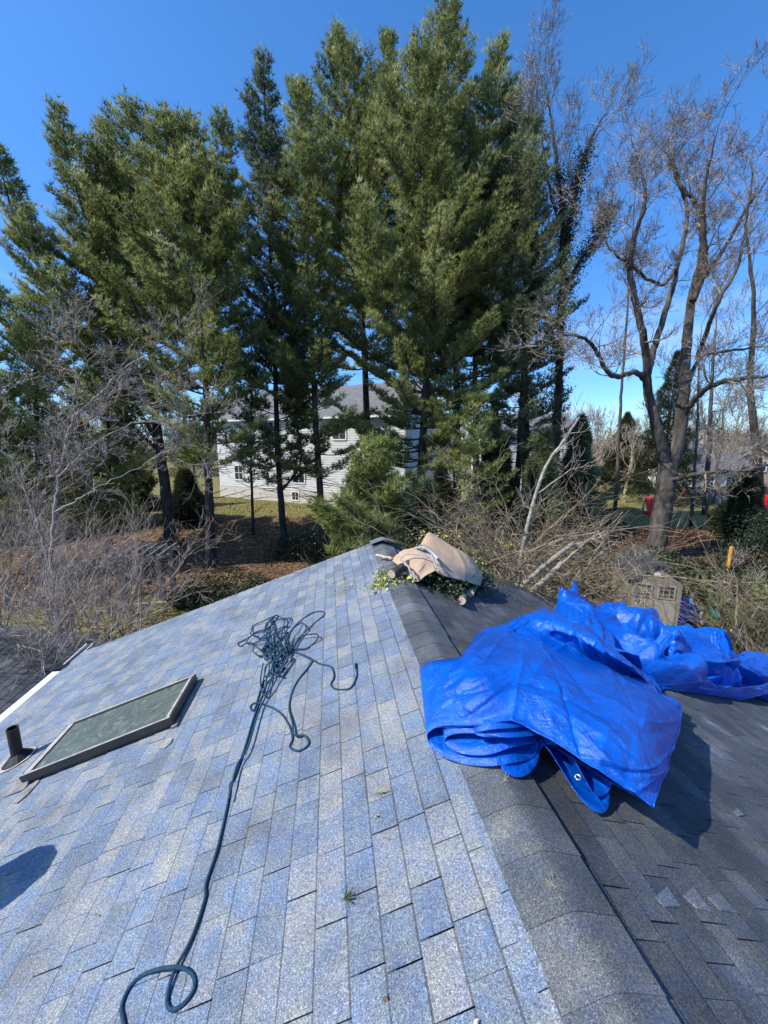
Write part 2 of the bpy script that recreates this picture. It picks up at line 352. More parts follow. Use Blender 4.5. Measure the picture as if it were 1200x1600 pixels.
# ------------------------------------------------------------------ ground
def ground_mat():
    m, nt, b = nodes_mat('garden_ground'); l = nt.links.new
    geo = N(nt, 'ShaderNodeNewGeometry'); pos = geo.outputs['Position']
    att = N(nt, 'ShaderNodeAttribute', attribute_name='grass')
    n = N(nt, 'ShaderNodeTexNoise', i_Scale=.45, i_Detail=8.0, i_Roughness=.65); l(pos, n.inputs['Vector'])
    nf = N(nt, 'ShaderNodeTexNoise', i_Scale=5.0, i_Detail=6.0, i_Roughness=.7); l(pos, nf.inputs['Vector'])
    g = ramp(nt, [(.25, (.07, .08, .02)), (.46, (.14, .145, .035)), (.62, (.27, .22, .09)), (.75, (.33, .27, .14))], nf.outputs[0])
    lt = ramp(nt, [(.25, (.035, .022, .013)), (.5, (.10, .055, .03)), (.75, (.20, .125, .07))], nf.outputs[0])
    ad = N(nt, 'ShaderNodeMath', operation='ADD'); l(att.outputs['Fac'], ad.inputs[0]); sb = N(nt, 'ShaderNodeMath', operation='MULTIPLY_ADD', i_1=.9, i_2=-.45)
    l(n.outputs[0], sb.inputs[0]); l(sb.outputs[0], ad.inputs[1])
    k = ramp(nt, [(.42, (0, 0, 0)), (.58, (1, 1, 1))], ad.outputs[0])
    mx = N(nt, 'ShaderNodeMixRGB'); l(k.outputs[0], mx.inputs[0]); l(lt.outputs[0], mx.inputs[1]); l(g.outputs[0], mx.inputs[2])
    # leaf flecks
    vo = N(nt, 'ShaderNodeTexVoronoi', i_Scale=9.0); l(pos, vo.inputs['Vector']); sp = N(nt, 'ShaderNodeSeparateColor'); l(vo.outputs['Color'], sp.inputs[0])
    fl = ramp(nt, [(.72, (0, 0, 0)), (.8, (1, 1, 1))], sp.outputs[0])
    mx2 = N(nt, 'ShaderNodeMixRGB'); l(fl.outputs[0], mx2.inputs[0]); l(mx.outputs[0], mx2.inputs[1]); mx2.inputs[2].default_value = (.26, .18, .09, 1)
    l(mx2.outputs[0], b.inputs['Base Color']); b.inputs['Roughness'].default_value = .95; b.inputs['Specular IOR Level'].default_value = .1
    bp = N(nt, 'ShaderNodeBump', i_Strength=.7, i_Distance=.06); l(nf.outputs[0], bp.inputs['Height']); l(bp.outputs[0], b.inputs['Normal'])
    return m
def sm(x, a, b): t = np.clip((x-a)/(b-a), 0, 1); return t*t*(3-2*t)
def grassiness(x, y):
    r = np.where(x > 4, sm(y, 24, 27), sm(y, 27.5, 31))
    left = np.exp(-(((x+9.5)/6.5)**2+((y-13.8)/3.2)**2))*1.25
    patch = np.exp(-(((x-3)/5)**2+((y-27)/5)**2))
    return np.clip(np.maximum(np.maximum(r, left), patch), 0, 1)
def gheight(x, y):
    bank = 0.5*np.exp(-((y-21.5)/2.2)**2)*sm(x, 9, 13)*(1+.25*np.sin(x*1.9+y))
    return GZ+bank+.05*np.sin(x*.7)*np.cos(y*.9)+1.05*sm(y, 22.5, 31)*(1-sm(x, 4, 12))
def nonuni(lo, hi, a, b, step, far):
    core = np.arange(a, b+1e-6, step)
    l = a-np.geomspace(step, a-lo, far)[::-1]; r = b+np.geomspace(step, hi-b, far)
    return np.concatenate([l, core, r])
gx = nonuni(-900, 900, -30, 40, .8, 14); gy = nonuni(-300, 1800, -4, 60, .8, 14)
X, Y = np.meshgrid(gx, gy)
Z = gheight(np.clip(X, -60, 60), Y)
gm = MB().add(np.stack([X, Y, Z], -1).reshape(-1, 3), grid_faces(len(gy), len(gx)))
go = gm.build('ground', ground_mat(), smooth=True, kind='structure')
ga = go.data.attributes.new('grass', 'FLOAT', 'POINT'); ga.data.foreach_set('value', grassiness(X, Y).ravel().astype(np.float32))

def leaf_quads(P, size, tones, flat=.5):
    n = len(P); a = RNG.normal(size=(n, 3)); a[:, 2] *= flat; a /= np.linalg.norm(a, axis=1, keepdims=True)
    b = RNG.normal(size=(n, 3)); b[:, 2] *= flat; b -= a*np.sum(a*b, 1, keepdims=True); b /= np.linalg.norm(b, axis=1, keepdims=True)
    s = np.broadcast_to(size, (n,))[:, None]*RNG.uniform(.6, 1.3, (n, 1))
    V = np.stack([P-a*s*.5, P+b*s*.32, P+a*s*.5, P-b*s*.32], 1).reshape(-1, 3)
    return V, np.arange(n*4).reshape(-1, 4), tones
def scatter(n, x0, x1, y0, y1): return RNG.uniform(x0, x1, n), RNG.uniform(y0, y1, n)
# dead leaves on the garden floor
lx, ly = scatter(60000, -16, 24, 7, 34)
keep = RNG.uniform(size=len(lx)) > grassiness(lx, ly)*.75
lx, ly = lx[keep], ly[keep]; P = np.stack([lx, ly, gheight(lx, ly)+RNG.uniform(.005, .06, len(lx))], -1)
V, Q, t = leaf_quads(P, .10, RNG.uniform(size=len(P)), .25)
o = MB().add(V, Q, tone=t).build('dead_leaves', M_ROCKY, kind='stuff'); setp(o, 'brown dead leaves lying on the garden floor under the pines', 'dead leaves')
lx, ly = scatter(46000, -18, 30, 8, 40); keep = RNG.uniform(size=len(lx)) < grassiness(lx, ly); lx, ly = lx[keep], ly[keep]
n = len(lx); B0 = np.stack([lx, ly, gheight(lx, ly)], -1); a = RNG.uniform(0, 6.28, n); wv = np.stack([np.cos(a), np.sin(a), a*0], -1)*.03
tip = B0+np.stack([RNG.normal(0, .05, n), RNG.normal(0, .05, n), RNG.uniform(.05, .12, n)], -1)
V = np.stack([B0-wv, B0+wv, tip], 1).reshape(-1, 3)
o = MB().add(V, None, np.arange(n*3).reshape(-1, 3), RNG.uniform(size=n)).build('grass', M_GRASSB, kind='stuff'); setp(o, 'short patchy grass on the lawns around the pines', 'grass')

# ------------------------------------------------------------------ the house under the camera
house = empty('house', (0, 0, GZ), 'house whose blue-grey shingled roof fills the foreground', 'house')
def slope_pt(side, s, y, lift=0.0):
    """s metres down the slope from the ridge"""
    m = ML if side < 0 else MR; c = 1/math.hypot(1, m); sn = m*c
    nrm = np.array([side*sn, 0, c])
    return np.array([XR+side*s*c, y, -s*sn])+nrm*lift
LENL = (XR-XL)*math.hypot(1, ML); LENR = (XE-XR)*math.hypot(1, MR)
roof = MB()
for side, ln in ((-1, LENL), (1, LENR)):
    a, b_, c_, d_ = (slope_pt(side, .0, YN, -.012), slope_pt(side, ln-.01, YN, -.012), slope_pt(side, ln-.01, YF, -.012), slope_pt(side, .0, YF, -.012))
    e = [p-np.array([0, 0, .14]) for p in (a, b_, c_, d_)]
    roof.add([a, b_, c_, d_]+e, [[0, 1, 2, 3], [4, 7, 6, 5], [0, 4, 5, 1], [1, 5, 6, 2], [2, 6, 7, 3]])
ro = roof.build('roof', M_DECK, house)
# walls
wb = MB(); x0, x1, y0, y1 = XL+.45, XE-.5, YN+.3, YF-.3
zt = lambda x: roofz(x)-.19
pts = [(x0, zt(x0)), (XR, zt(XR)), (x1, zt(x1))]
V = []
for yy in (y0, y1): V += [(x0, yy, GZ), (x1, yy, GZ), (x1, yy, pts[2][1]), (XR, yy, pts[1][1]), (x0, yy, pts[0][1])]
wb.add(V, [[0, 5, 9, 4], [1, 2, 7, 6]], [[0, 1, 2], [0, 2, 3], [0, 3, 4], [5, 7, 6], [5, 8, 7], [5, 9, 8]])
wb.build('wall', M_SIDING, house)
fb = MB()
for side, ln in ((-1, LENL), (1, LENR)):
    for yy in (YN, YF):
        fb.bar(slope_pt(side, .02, yy+(.013 if yy > 0 else -.013), -.10), slope_pt(side, ln, yy+(.013 if yy > 0 else -.013), -.10), .022, .15)
fb.build('rake_board', M_WHITE, house)

EXPO = .1432
# shingles: a few shared wedge meshes for the near ones, one joined part for the rest
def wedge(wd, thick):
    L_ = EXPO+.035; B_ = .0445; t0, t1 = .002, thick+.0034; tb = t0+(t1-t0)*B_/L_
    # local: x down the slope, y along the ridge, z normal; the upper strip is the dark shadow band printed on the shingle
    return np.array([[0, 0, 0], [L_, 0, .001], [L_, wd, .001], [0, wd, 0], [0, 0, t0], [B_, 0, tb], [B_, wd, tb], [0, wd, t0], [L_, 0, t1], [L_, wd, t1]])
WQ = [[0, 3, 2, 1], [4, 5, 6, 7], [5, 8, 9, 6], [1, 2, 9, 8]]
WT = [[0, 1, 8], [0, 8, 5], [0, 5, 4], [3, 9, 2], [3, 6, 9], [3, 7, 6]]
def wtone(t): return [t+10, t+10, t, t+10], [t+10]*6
WIDTHS = [.17, .21, .25, .29, .33]
def visible_area(side, s, y, wd):
    p = slope_pt(side, s, y+wd/2)-CAM
    cy_, sy_ = math.cos(YAW), math.sin(YAW); fx = p[0]*sy_+p[1]*cy_; rx = p[0]*cy_-p[1]*sy_
    F = fx*math.cos(PITCH)-p[2]*math.sin(PITCH); U = fx*math.sin(PITCH)+p[2]*math.cos(PITCH)
    if F < .1: return 0, 0, 0
    px, py = 600+600*rx/F, 800-600*U/F
    if px < -30 or px > 1230 or py > 1640: return 0, px, py
    m = ML if side < 0 else MR; c = 1/math.hypot(1, m); nrm = np.array([side*m*c, 0, c])
    dist = np.linalg.norm(p); return wd/dist**2*abs(np.dot(nrm, p))/dist*(600/F*F), px, py
tabs = []
# area of skylight and vent is left to the curb; tabs simply run under it
for side, ln in ((-1, LENL), (1, LENR)):
    nc = int((ln+.02)/EXPO)
    for k in range(nc):
        s0 = ln-(k+1)*EXPO+.012 - .035
        if s0 < .02: continue
        y = YN - random.uniform(0, .2)
        while y < YF:
            i = random.randrange(len(WIDTHS)); wd = WIDTHS[i]
            if random.random() < .25: wd = WIDTHS[0]; i = 0
            ye = min(y+wd, YF+.012)
            tabs.append([side, s0, y, ye-y, i if ye == y+wd else -1, random.choice((0, 0, 1)), random.random(), k])
            y = ye+random.choice((.002, .004, .006))
# removed spot where the limb struck near the far end of the ridge
def pick(t):
    a, px, py = visible_area(t[0], t[1], t[2], t[3]); 
    if t[0] > 0 and 680 < px < 1060 and 960 < py < 1260: a *= .3     # under the tarp
    return a if t[4] >= 0 else 0
order = sorted(range(len(tabs)), key=lambda q: -pick(tabs[q]))
near = set(order[:262])
cache = {}
rest = {-1: MB(), 1: MB()}
for q, t in enumerate(tabs):
    side, s0, y, wd, wi, th, tone, k = t
    thick = (.0035, .0062)[th]
    m = ML if side < 0 else MR; c = 1/math.hypot(1, m); sn = m*c
    R = np.array([[side*c, 0, side*sn], [0, 1, 0], [-sn, 0, c]])
    lift = .0
    org = slope_pt(side, s0, y, lift)
    if q in near:
        key = (side, wi, th)
        if key not in cache:
            cache[key] = None
        if cache[key] is None:
            v = wedge(WIDTHS[wi], thick)
            if side > 0: pass
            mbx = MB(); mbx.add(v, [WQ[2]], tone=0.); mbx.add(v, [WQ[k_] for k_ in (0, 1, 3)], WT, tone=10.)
            # vertices stay local; parent the roof by hand
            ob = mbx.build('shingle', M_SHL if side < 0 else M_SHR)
            cache[key] = ob.data
        else:
            ob = bpy.data.objects.new('shingle', cache[key]); C.objects.link(ob)
        M4 = Matrix.Identity(4)
        jit = random.uniform(-.004, .004)
        for i_ in range(3):
            M4[i_][0] = R[i_][0]; M4[i_][1] = R[i_][1]; M4[i_][2] = R[i_][2]
        if side < 0:
            # keep handedness: mirrored local x handled by using -y spin
            M4[0][0], M4[1][0], M4[2][0] = -c, 0, -sn
            M4[0][1], M4[1][1], M4[2][1] = 0, -1, 0
            M4[0][2], M4[1][2], M4[2][2] = -sn, 0, c
            org = slope_pt(side, s0, y+wd, lift)
            if ob.data.get('fixed') is None:
                ob.data['fixed'] = 1
        hl = ORG[ro.name]
        M4[0][3], M4[1][3], M4[2][3] = org[0]-hl[0], org[1]-hl[1], org[2]-hl[2]
        ob.parent = ro; ob.matrix_local = M4 @ Matrix.Rotation(random.uniform(-.004, .004), 4, 'Z')
    else:
        v = wedge(wd, thick)@R.T+org
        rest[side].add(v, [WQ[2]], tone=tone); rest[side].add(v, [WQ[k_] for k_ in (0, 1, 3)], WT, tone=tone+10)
o = rest[-1].build('shingle_field', M_SHL, ro, kind='stuff'); o['label'] = 'blue-grey shingles of the sunny slope'
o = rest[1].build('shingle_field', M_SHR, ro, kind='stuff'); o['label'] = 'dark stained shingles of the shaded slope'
# ridge caps: bent pieces lapping each other toward the far end
def cap_piece(y, ln, lift, wl=.185, wr=.20, tone=.5, tilt=0.0):
    prof = []
    for a in np.linspace(-1, 1, 25):
        wv = wl if a < 0 else wr; s = abs(a)*wv; m = ML if a < 0 else MR
        bend = .014*math.exp(-(a*3)**2)
        c = 1/math.hypot(1, m)
        prof.append((XR+math.copysign(1, a)*s*c if a else XR, -math.hypot(s*m*c, .012)+.0012+.020))
    V = []
    for (yy, lf) in ((y, lift+.005), (y+ln, lift-.001)):
        for (xx, zz) in prof: V.append((xx, yy, zz+lf))
    for (yy, lf) in ((y, lift+.000), (y+ln, lift-.006)):
        for (xx, zz) in prof: V.append((xx, yy, zz+lf))
    n = len(prof); Q = []
    for i in range(n-1): Q += [[i, i+1, n+i+1, n+i], [2*n+i, 3*n+i, 3*n+i+1, 2*n+i+1], [i, 2*n+i, 2*n+i+1, i+1], [n+i, n+i+1, 3*n+i+1, 3*n+i]]
    Q += [[0, n, 3*n, 2*n], [n-1, 2*n+n-1, 4*n-1, 2*n-1]]
    return V, Q
yc = YF-.30; k = 0
caps = []
y = YN
while y < YF-.35:
    caps.append(y); y += .213
for i, y in enumerate(caps):
    V, Q = cap_piece(y, .30, .010+.0035*0, wl=.185+random.uniform(-.004, .004), wr=.200+random.uniform(-.006, .006))
    MB().add(V, Q, tone=random.uniform(.42, .6)).build('ridge_cap', M_CAP, ro, smooth=False)
# lifted broken ridge piece at the far end
V, Q = cap_piece(YF-.34, .40, .085, wl=.24, wr=.21); V = np.array(V); V[:, 2] += (V[:, 1]-(YF-.34))*-.12; V[:, 0] += .04
o = MB().add(V, Q, tone=.8).build('ridge_cap', M_SHL, ro); o['label'] = 'lifted broken ridge cap at the far end'
# light starter strip left of the cap
mbs = MB(); y = YN
while y < YF-.1:
    wd = random.uniform(.22, .34); v = np.array([[0, 0, 0], [.05, 0, 0], [.05, wd, 0], [0, wd, 0], [0, 0, .012], [.05, 0, .012], [.05, wd, .012], [0, wd, .012]])
    c = 1/math.hypot(1, ML); sn = ML*c; R = np.array([[-c, 0, -sn], [0, 1, 0], [-sn, 0, c]])
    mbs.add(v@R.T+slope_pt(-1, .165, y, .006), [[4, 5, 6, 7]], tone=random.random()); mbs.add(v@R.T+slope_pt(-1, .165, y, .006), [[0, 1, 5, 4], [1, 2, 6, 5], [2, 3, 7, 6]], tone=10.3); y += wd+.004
mbs.build('trimmed_course', M_SHL, ro)

# gutter along the left eave (K-shaped trough, open on top)
def trough(y0, y1, mat_, name, tilt=0.0, dx=0.0, wv=.115):
    g = MB(); ex = XL-.01; ez = roofz(XL)-.015
    prof = [(0, -.002), (0, -.10), (-.07, -.10), (-.085, -.06), (-wv, -.025), (-wv, .0), (-wv-.012, .0), (-wv-.012, -.03), (-.096, -.068), (-.078, -.112), (.012, -.112), (.012, -.002)]
    n = len(prof); V = [(ex+a-dx*0, y0, ez+b) for a, b in prof]+[(ex+a-dx, y1, ez+b+tilt) for a, b in prof]
    g.add(V, [[i, (i+1) % n, n+(i+1) % n, n+i] for i in range(n)])
    return g.build(name, mat_, house)
trough(YN, 6.0, M_WHITE, 'gutter'); trough(6.12, 6.78, M_WHITE, 'gutter', tilt=.03, dx=.0, wv=.09)
g = MB(); g.box((XL-.045, 6.45, roofz(XL)-.05), (.065, .6, .05)); g.build('gutter_dark_fill', M_BLACK, house)  # black block filling the inside of the far trough
for yy, ll in ((4.75, 2.46), (2.28, 2.46), (-.19, 2.46)): g = MB(); g.box((XL-.068, yy, roofz(XL)-.012), (.132, ll, .008)); g.build('gutter_cover', M_WHITE, house)
g = MB(); g.box((XL-.06, 6.07, roofz(XL)-.0), (.20, .12, .03), np.array(Matrix.Rotation(.3, 3, 'Z'))); g.build('gutter_bracket', M_BLACK, house)

# skylight
SKX0, SKX1, SKY0, SKY1 = -2.68, -1.42, 3.235, 3.89
def sl(x, y, h): return np.array([x, y, roofz(x)])+np.array([-ML, 0, 1.])/math.hypot(1, ML)*h
def slbox(mb, x0, x1, y0, y1, h0, h1, tone=.5):
    V = [sl(x, y, h) for h in (h0, h1) for (x, y) in ((x0, y0), (x1, y0), (x1, y1), (x0, y1))]
    mb.add(V, [[0, 3, 2, 1], [4, 5, 6, 7], [0, 1, 5, 4], [1, 2, 6, 5], [2, 3, 7, 6], [3, 0, 4, 7]], tone=tone)
curb = MB(); slbox(curb, SKX0+.02, SKX1-.02, SKY0+.02, SKY1-.02, -.01, .085)
sk = curb.build('skylight', M_DKMETAL, house)
fr = MB(); wF = .05
slbox(fr, SKX0, SKX1, SKY0, SKY0+wF*.7, .045, .108); slbox(fr, SKX0, SKX1, SKY1-wF, SKY1, .045, .108)
slbox(fr, SKX0, SKX0+wF*1.5, SKY0+wF*.7, SKY1-wF, .045, .1055); slbox(fr, SKX1-wF, SKX1, SKY0+wF*.7, SKY1-wF, .045, .1055)
fr.build('frame', M_DKMETAL, sk)
tr = MB(); slbox(tr, SKX0+.004, SKX1-.004, SKY0+.002, SKY0+.022, .108, .112); slbox(tr, SKX0+.004, SKX1-.004, SKY1-.032, SKY1-.01, .108, .112)
slbox(tr, SKX0+.02, SKX0+.075, SKY0+.03, SKY1-.04, .1055, .110); slbox(tr, SKX1-.045, SKX1-.02, SKY0+.03, SKY1-.04, .1055, .110)
tr.build('frame_trim', M_TRIM, sk)
gl = MB(); slbox(gl, SKX0+.07, SKX1-.04, SKY0+.03, SKY1-.04, .08, .097); gl.build('glass', M_SKYL, sk)
fl = MB(); slbox(fl, SKX0-.13, SKX0+.03, SKY0-.05, SKY1+.03, .010, .0175); fl.build('flashing', M_LEAD, sk); fl = MB(); slbox(fl, SKX1-.02, SKX1+.03, SKY0-.02, SKY1+.03, .008, .030); fl.build('flashing', M_LEAD, sk)
# patches of sealant beside the skylight
def roofpatch(poly, h=.0165, mat_=M_SEALANT, name='sealant_patch'):
    P = [on_roof(a, b, 0) for a, b in poly]; top = [sl(p[0], p[1], h) for p in P]; bot = [sl(p[0], p[1], h-.01) for p in P]; n = len(P)
    c = np.mean(top, 0); mb = MB().add(top+bot+[c], [[i, n+i, n+(i+1) % n, (i+1) % n] for i in range(n)], [[i, (i+1) % n, 2*n] for i in range(n)])
    return mb.build(name, mat_, ro)
roofpatch([(249, 1172), (256, 1163), (266, 1155), (271, 1156), (268, 1163), (258, 1171)])
roofpatch([(20, 1256), (40, 1235), (58, 1222), (64, 1221), (45, 1243), (28, 1257)], mat_=M_LEAD)
# plumbing vent
vb = on_roof(29, 1188); vx, vy = vb[0], vb[1]
vt = MB(); a = np.arange(14)*2*math.pi/14
base = sl(vx, vy, 0.0)
ringo = [base+np.array([math.cos(q)*.048, math.sin(q)*.048, 0]) for q in a]; 
rt = [p+np.array([0, 0, .36]) for p in ringo]; ri = [base+np.array([math.cos(q)*.038, math.sin(q)*.038, .36]) for q in a]; rb = [p-np.array([0, 0, .3]) for p in ri]
n = 14; V = ringo+rt+ri+rb
vt.add(V, [[i, (i+1) % n, n+(i+1) % n, n+i] for i in range(n)]+[[n+i, n+(i+1) % n, 2*n+(i+1) % n, 2*n+i] for i in range(n)]+[[2*n+i, 2*n+(i+1) % n, 3*n+(i+1) % n, 3*n+i] for i in range(n)])
vo = vt.build('vent_pipe', M_BLACK, house, smooth=False)
cl = MB(); R1 = [base+np.array([math.cos(q)*.055, math.sin(q)*.055, .085+.02*math.cos(q)]) for q in a]
R2 = [sl(vx+math.cos(q)*.12, vy+math.sin(q)*.12, .022) for q in a]; R3 = [sl(vx+math.cos(q)*.125, vy+math.sin(q)*.125, .012) for q in a]
cl.add(R1+R2+R3, [[i, n+i, n+(i+1) % n, (i+1) % n] for i in range(n)]+[[n+i, 2*n+i, 2*n+(i+1) % n, n+(i+1) % n] for i in range(n)])
cl.build('rubber_boot', M_BLACK, vo)
cl = MB(); R2 = [sl(vx+math.cos(q)*.17-.02, vy+math.sin(q)*.15, .016) for q in a]; c = sl(vx, vy, .02); cl.add(R2+[c], None, [[i, (i+1) % n, n] for i in range(n)]); cl.build('metal_flange', M_TRIM, vo)

# ------------------------------------------------------------------ neighbouring lower roof (bottom left)
low = empty('low_building', (-6.4, 5.5, GZ), 'low building with a charcoal shingled roof below the gutter on the left', 'building')
def lowpt(u, v, h=0):  # u along x (away left), v along y; roof falls toward +x
    return np.array([-4.75-u, 9.3-v, -3.05+u*.22+h])
lb = MB(); n = 0
A = [lowpt(-.05, 0), lowpt(5, 0), lowpt(5, 9), lowpt(-.05, 9)]; lb.add(A+[p-np.array([0, 0, .15]) for p in A], [[0, 1, 2, 3], [4, 7, 6, 5], [0, 4, 5, 1], [1, 5, 6, 2], [2, 6, 7, 3], [3, 7, 4, 0]])
lr = lb.build('roof', M_DECK, low)
ls = MB()
for r in range(34):
    v = 0; 
    while v < 9:
        wd = random.uniform(.18, .34); u0 = r*.1432; ve = min(9, v+wd)
        V = [lowpt(u0-.01, v, .018), lowpt(u0+.175, v, .010), lowpt(u0+.175, ve-.01, .010), lowpt(u0-.01, ve-.01, .018)]
        V += [p-np.array([0, 0, .012]) for p in V]
        ls.add(V, [[0, 3, 2, 1], [0, 1, 5, 4], [3, 7, 6, 2], [0, 4, 7, 3]], tone=random.random()); v = ve
ls.build('shingle_field', M_SHD, lr, kind='stuff')
MB().box((-7.2, 4.9, (GZ-3.0)/2-.05), (4.4, 8.2, -3.0-GZ-.1)).build('wall', M_SIDING, low)

# ------------------------------------------------------------------ things lying on the roof
# rope
def rp_(pts, h=-.002, n=None):
    W = []
    for k, p in enumerate(pts):
        hh = p[2] if len(p) > 2 else h
        W.append(on_roof(p[0], p[1], max(0, hh*.8)+.0145))
    return catmull(W, n or max(12, len(pts)*7))
rope = empty('rope', on_roof(430, 1040), 'long dark blue rope lying tangled and trailing down the sunny roof slope', 'rope')
RR = .0078
main = [(195, 1625), (193, 1598), (190, 1572), (204, 1541), (230, 1520), (275, 1511, .03), (300, 1522), (303, 1545), (285, 1570), (267, 1577), (261, 1560), (272, 1518, .012), (300, 1465), (320, 1405), (322, 1380), (340, 1325), (357, 1250), (343+17, 1225), (366, 1215), (383, 1167), (398, 1117), (415, 1073), (418, 1055), (440, 1020, .05), (455, 985), (480, 962), (500, 955), (507, 960), (490, 975), (465, 1000, .04), (440, 1040, .05), (415, 1070)]
sec = [(412, 1062), (404, 1088), (397, 1110), (391, 1104), (403, 1098), (433, 1110), (450, 1130), (457, 1153), (453, 1167), (467, 1173), (482, 1163), (477, 1150), (460, 1148, .03), (457, 1130, .02), (452, 1100), (463, 1067), (487, 1035), (480, 1026), (460, 1019), (445, 1015, .05), (430, 1040, .05)]
thi = [(430, 1030, .05), (450, 1015, .06), (463, 1019), (483, 1028, .04), (500, 1037), (517, 1042), (522, 1057), (517, 1070), (527, 1077), (547, 1075), (557, 1057), (556, 1040)]
four = [(437, 1045), (420, 1025), (405, 1014), (390, 1004), (376, 1010), (372, 1005), (384, 999), (398, 990), (415, 985), (425, 975), (434, 964), (430, 962), (416, 975), (415, 984), (420, 980)]
fiv = [(357, 1250, .045), (362, 1228, .045), (371, 1195, .04), (387, 1168, .04), (402, 1118, .04), (412, 1095, .03), (428, 1068, .05), (450, 1030, .06)]
rb = MB()
for p in (main, sec, thi, four, fiv):
    rb.tube(rp_(p), RR, 7, tone=.5)
rr = random.Random(5)
for k in range(17):
    cx, cy = rr.gauss(432, 12), rr.gauss(1030, 22); a0 = rr.uniform(0, 6.28); ang = rr.gauss(-1.05, .35)
    A_, B_ = rr.uniform(14, 38), rr.uniform(6, 15); pts = []
    if k < 9: cy -= 18; A_ *= 1.15
    for i in range(9):
        t = a0+i/8*rr.uniform(5.6, 6.5) if i else a0
        ex, ey = A_*math.cos(t), B_*math.sin(t)
        pts.append((cx+ex*math.cos(ang)-ey*math.sin(ang)+rr.gauss(0, 2), cy+(ex*math.sin(ang)+ey*math.cos(ang))+rr.gauss(0, 2), max(.0, rr.gauss(.035, .025))))
    rb.tube(rp_(pts), RR*rr.uniform(.85, 1), 6, tone=rr.random())
rb.build('rope_strand', M_ROPE, rope, smooth=True)
mb = MB(); mb.tube([on_roof(556, 1044, .02), on_roof(556, 1037, .02)], .0105, 7); mb.build('rope_end', M_BLACK, rope)

# tarps --------------------------------------------------------------
def crumple(U, Vv, seed, n=16, amp=.02, wmin=.015, wmax=.05):
    r = random.Random(seed); h = np.zeros_like(U)
    for _ in range(n):
        a = r.uniform(0, math.pi); cx, cy = r.random(), r.random(); d = (U-cx)*math.cos(a)+(Vv-cy)*math.sin(a); s = -(U-cx)*math.sin(a)+(Vv-cy)*math.cos(a)
        w_ = r.uniform(wmin*.5, wmax*.8); ln = r.uniform(.12, .5)
        h += r.choice((-1, 1, 1))*r.uniform(.3, 1)*amp*np.exp(-(np.abs(d)/w_)**1.1)*np.exp(-(s/ln)**2)
    return h
def facets(U, Vv, seed, n=7, freq=(2, 6), amp=.03):
    r = random.Random(seed); h = np.zeros_like(U); u, v = U.copy(), Vv.copy()
    for k in range(n):
        a = r.uniform(0, math.pi*2); f = r.uniform(*freq); ph = r.random()
        x = (u*math.cos(a)+v*math.sin(a))*f+ph; tri = np.abs((x % 1)-.5)*2
        h += amp*(tri-.5)/(1+k*.35)*2/f*freq[0]; u = u+.06*tri*math.sin(a); v = v-.06*tri*math.cos(a)
    return h
def sheet(G, nu, nv, seed, amp=.015, famp=.02, fine=22, freq=(2, 6)):
    S = surf(G, nu, nv); U, Vv = np.meshgrid(np.linspace(0, 1, nu), np.linspace(0, 1, nv))
    du = np.gradient(S, axis=1); dv = np.gradient(S, axis=0); nrm = np.cross(du, dv); nrm /= np.linalg.norm(nrm, axis=2, keepdims=True)+1e-9
    nrm *= np.sign(nrm[..., 2:3]+1e-6)*1.0
    h = crumple(U, Vv, seed, fine, amp)+facets(U, Vv, seed+1, amp=famp, freq=freq)
    return S+nrm*h[..., None]
def add_sheet(mb, S, thick=.0, tone=.5):
    nv, nu = S.shape[:2]; mb.add(S.reshape(-1, 3), grid_faces(nv, nu), tone=tone)

G_front = [
 [(669, 1136, .11), (740, 1132, .20), (806, 1126, .27), (868, 1160, .29), (934, 1202, .30), (988, 1238, .28), (1022, 1258, .28)],
 [(683, 1096, .20), (745, 1090, .28), (808, 1085, .34), (875, 1110, .38), (945, 1150, .41), (1005, 1185, .40), (1043, 1186, .30)],
 [(703, 1056, .25), (760, 1045, .33), (812, 1040, .39), (885, 1065, .44), (955, 1100, .47), (1015, 1125, .45), (1064, 1116, .30)],
 [(726, 1020, .25), (770, 1005, .33), (812, 1003, .39), (885, 1025, .43), (950, 1050, .45), (1005, 1078, .43), (1054, 1098, .34)],
 [(748, 995, .20), (783, 984, .29), (812, 982, .34), (880, 1010, .33), (942, 1040, .32), (992, 1064, .30), (1034, 1092, .24)],
 [(760, 985, .12), (797, 974, .27), (845, 958, .44), (888, 978, .52), (940, 1010, .51), (985, 1038, .46), (1018, 1062, .30)],
 [(775, 990, .0), (815, 972, .06), (858, 958, .12), (905, 980, .1), (955, 1010, .1), (995, 1040, .05), (1022, 1062, .0)]]
Gw = [[on_roof(a, b, h) for a, b, h in row] for row in G_front]
tarp = empty('folded_tarp', on_roof(860, 1130), 'large folded bright blue tarpaulin draped over the ridge, nearest the camera', 'tarpaulin')
tb = MB(); S0 = sheet(Gw, 260, 260, 3, amp=.021, famp=.013, fine=90, freq=(1.5, 5))
add_sheet(tb, S0)
ts = tb.build('top_layer', M_TARP, tarp, smooth=True)
md = ts.modifiers.new('thickness', 'SOLIDIFY'); md.thickness = .004; md.offset = -1
hm = MB(); hm.tube(S0[0, ::4], .0055, 6); hm.tube(S0[::4, -1], .0045, 6); hm.build('hem', M_TARP, tarp, smooth=True)
# hidden and half-hidden lower layers: the same folded cloth, lower and smaller
for k, (sc_, dz, sx_) in enumerate(((.62, -.02, .0), (.36, -.01, .0))):
    G2 = [[on_roof(a+(10 if i == 0 else 0)*(k+1)*(.3), b-(6+6*k if i == 0 else 2), max(.01, h*sc_)) for a, b, h in row] for i, row in enumerate(G_front)]
    S = sheet([r_[0:7] for r_ in G2], 70, 70, 20+k, amp=.012, famp=.03, fine=20)
    mb = MB(); add_sheet(mb, S); o = mb.build('under_layer', M_TARP, tarp, smooth=True)
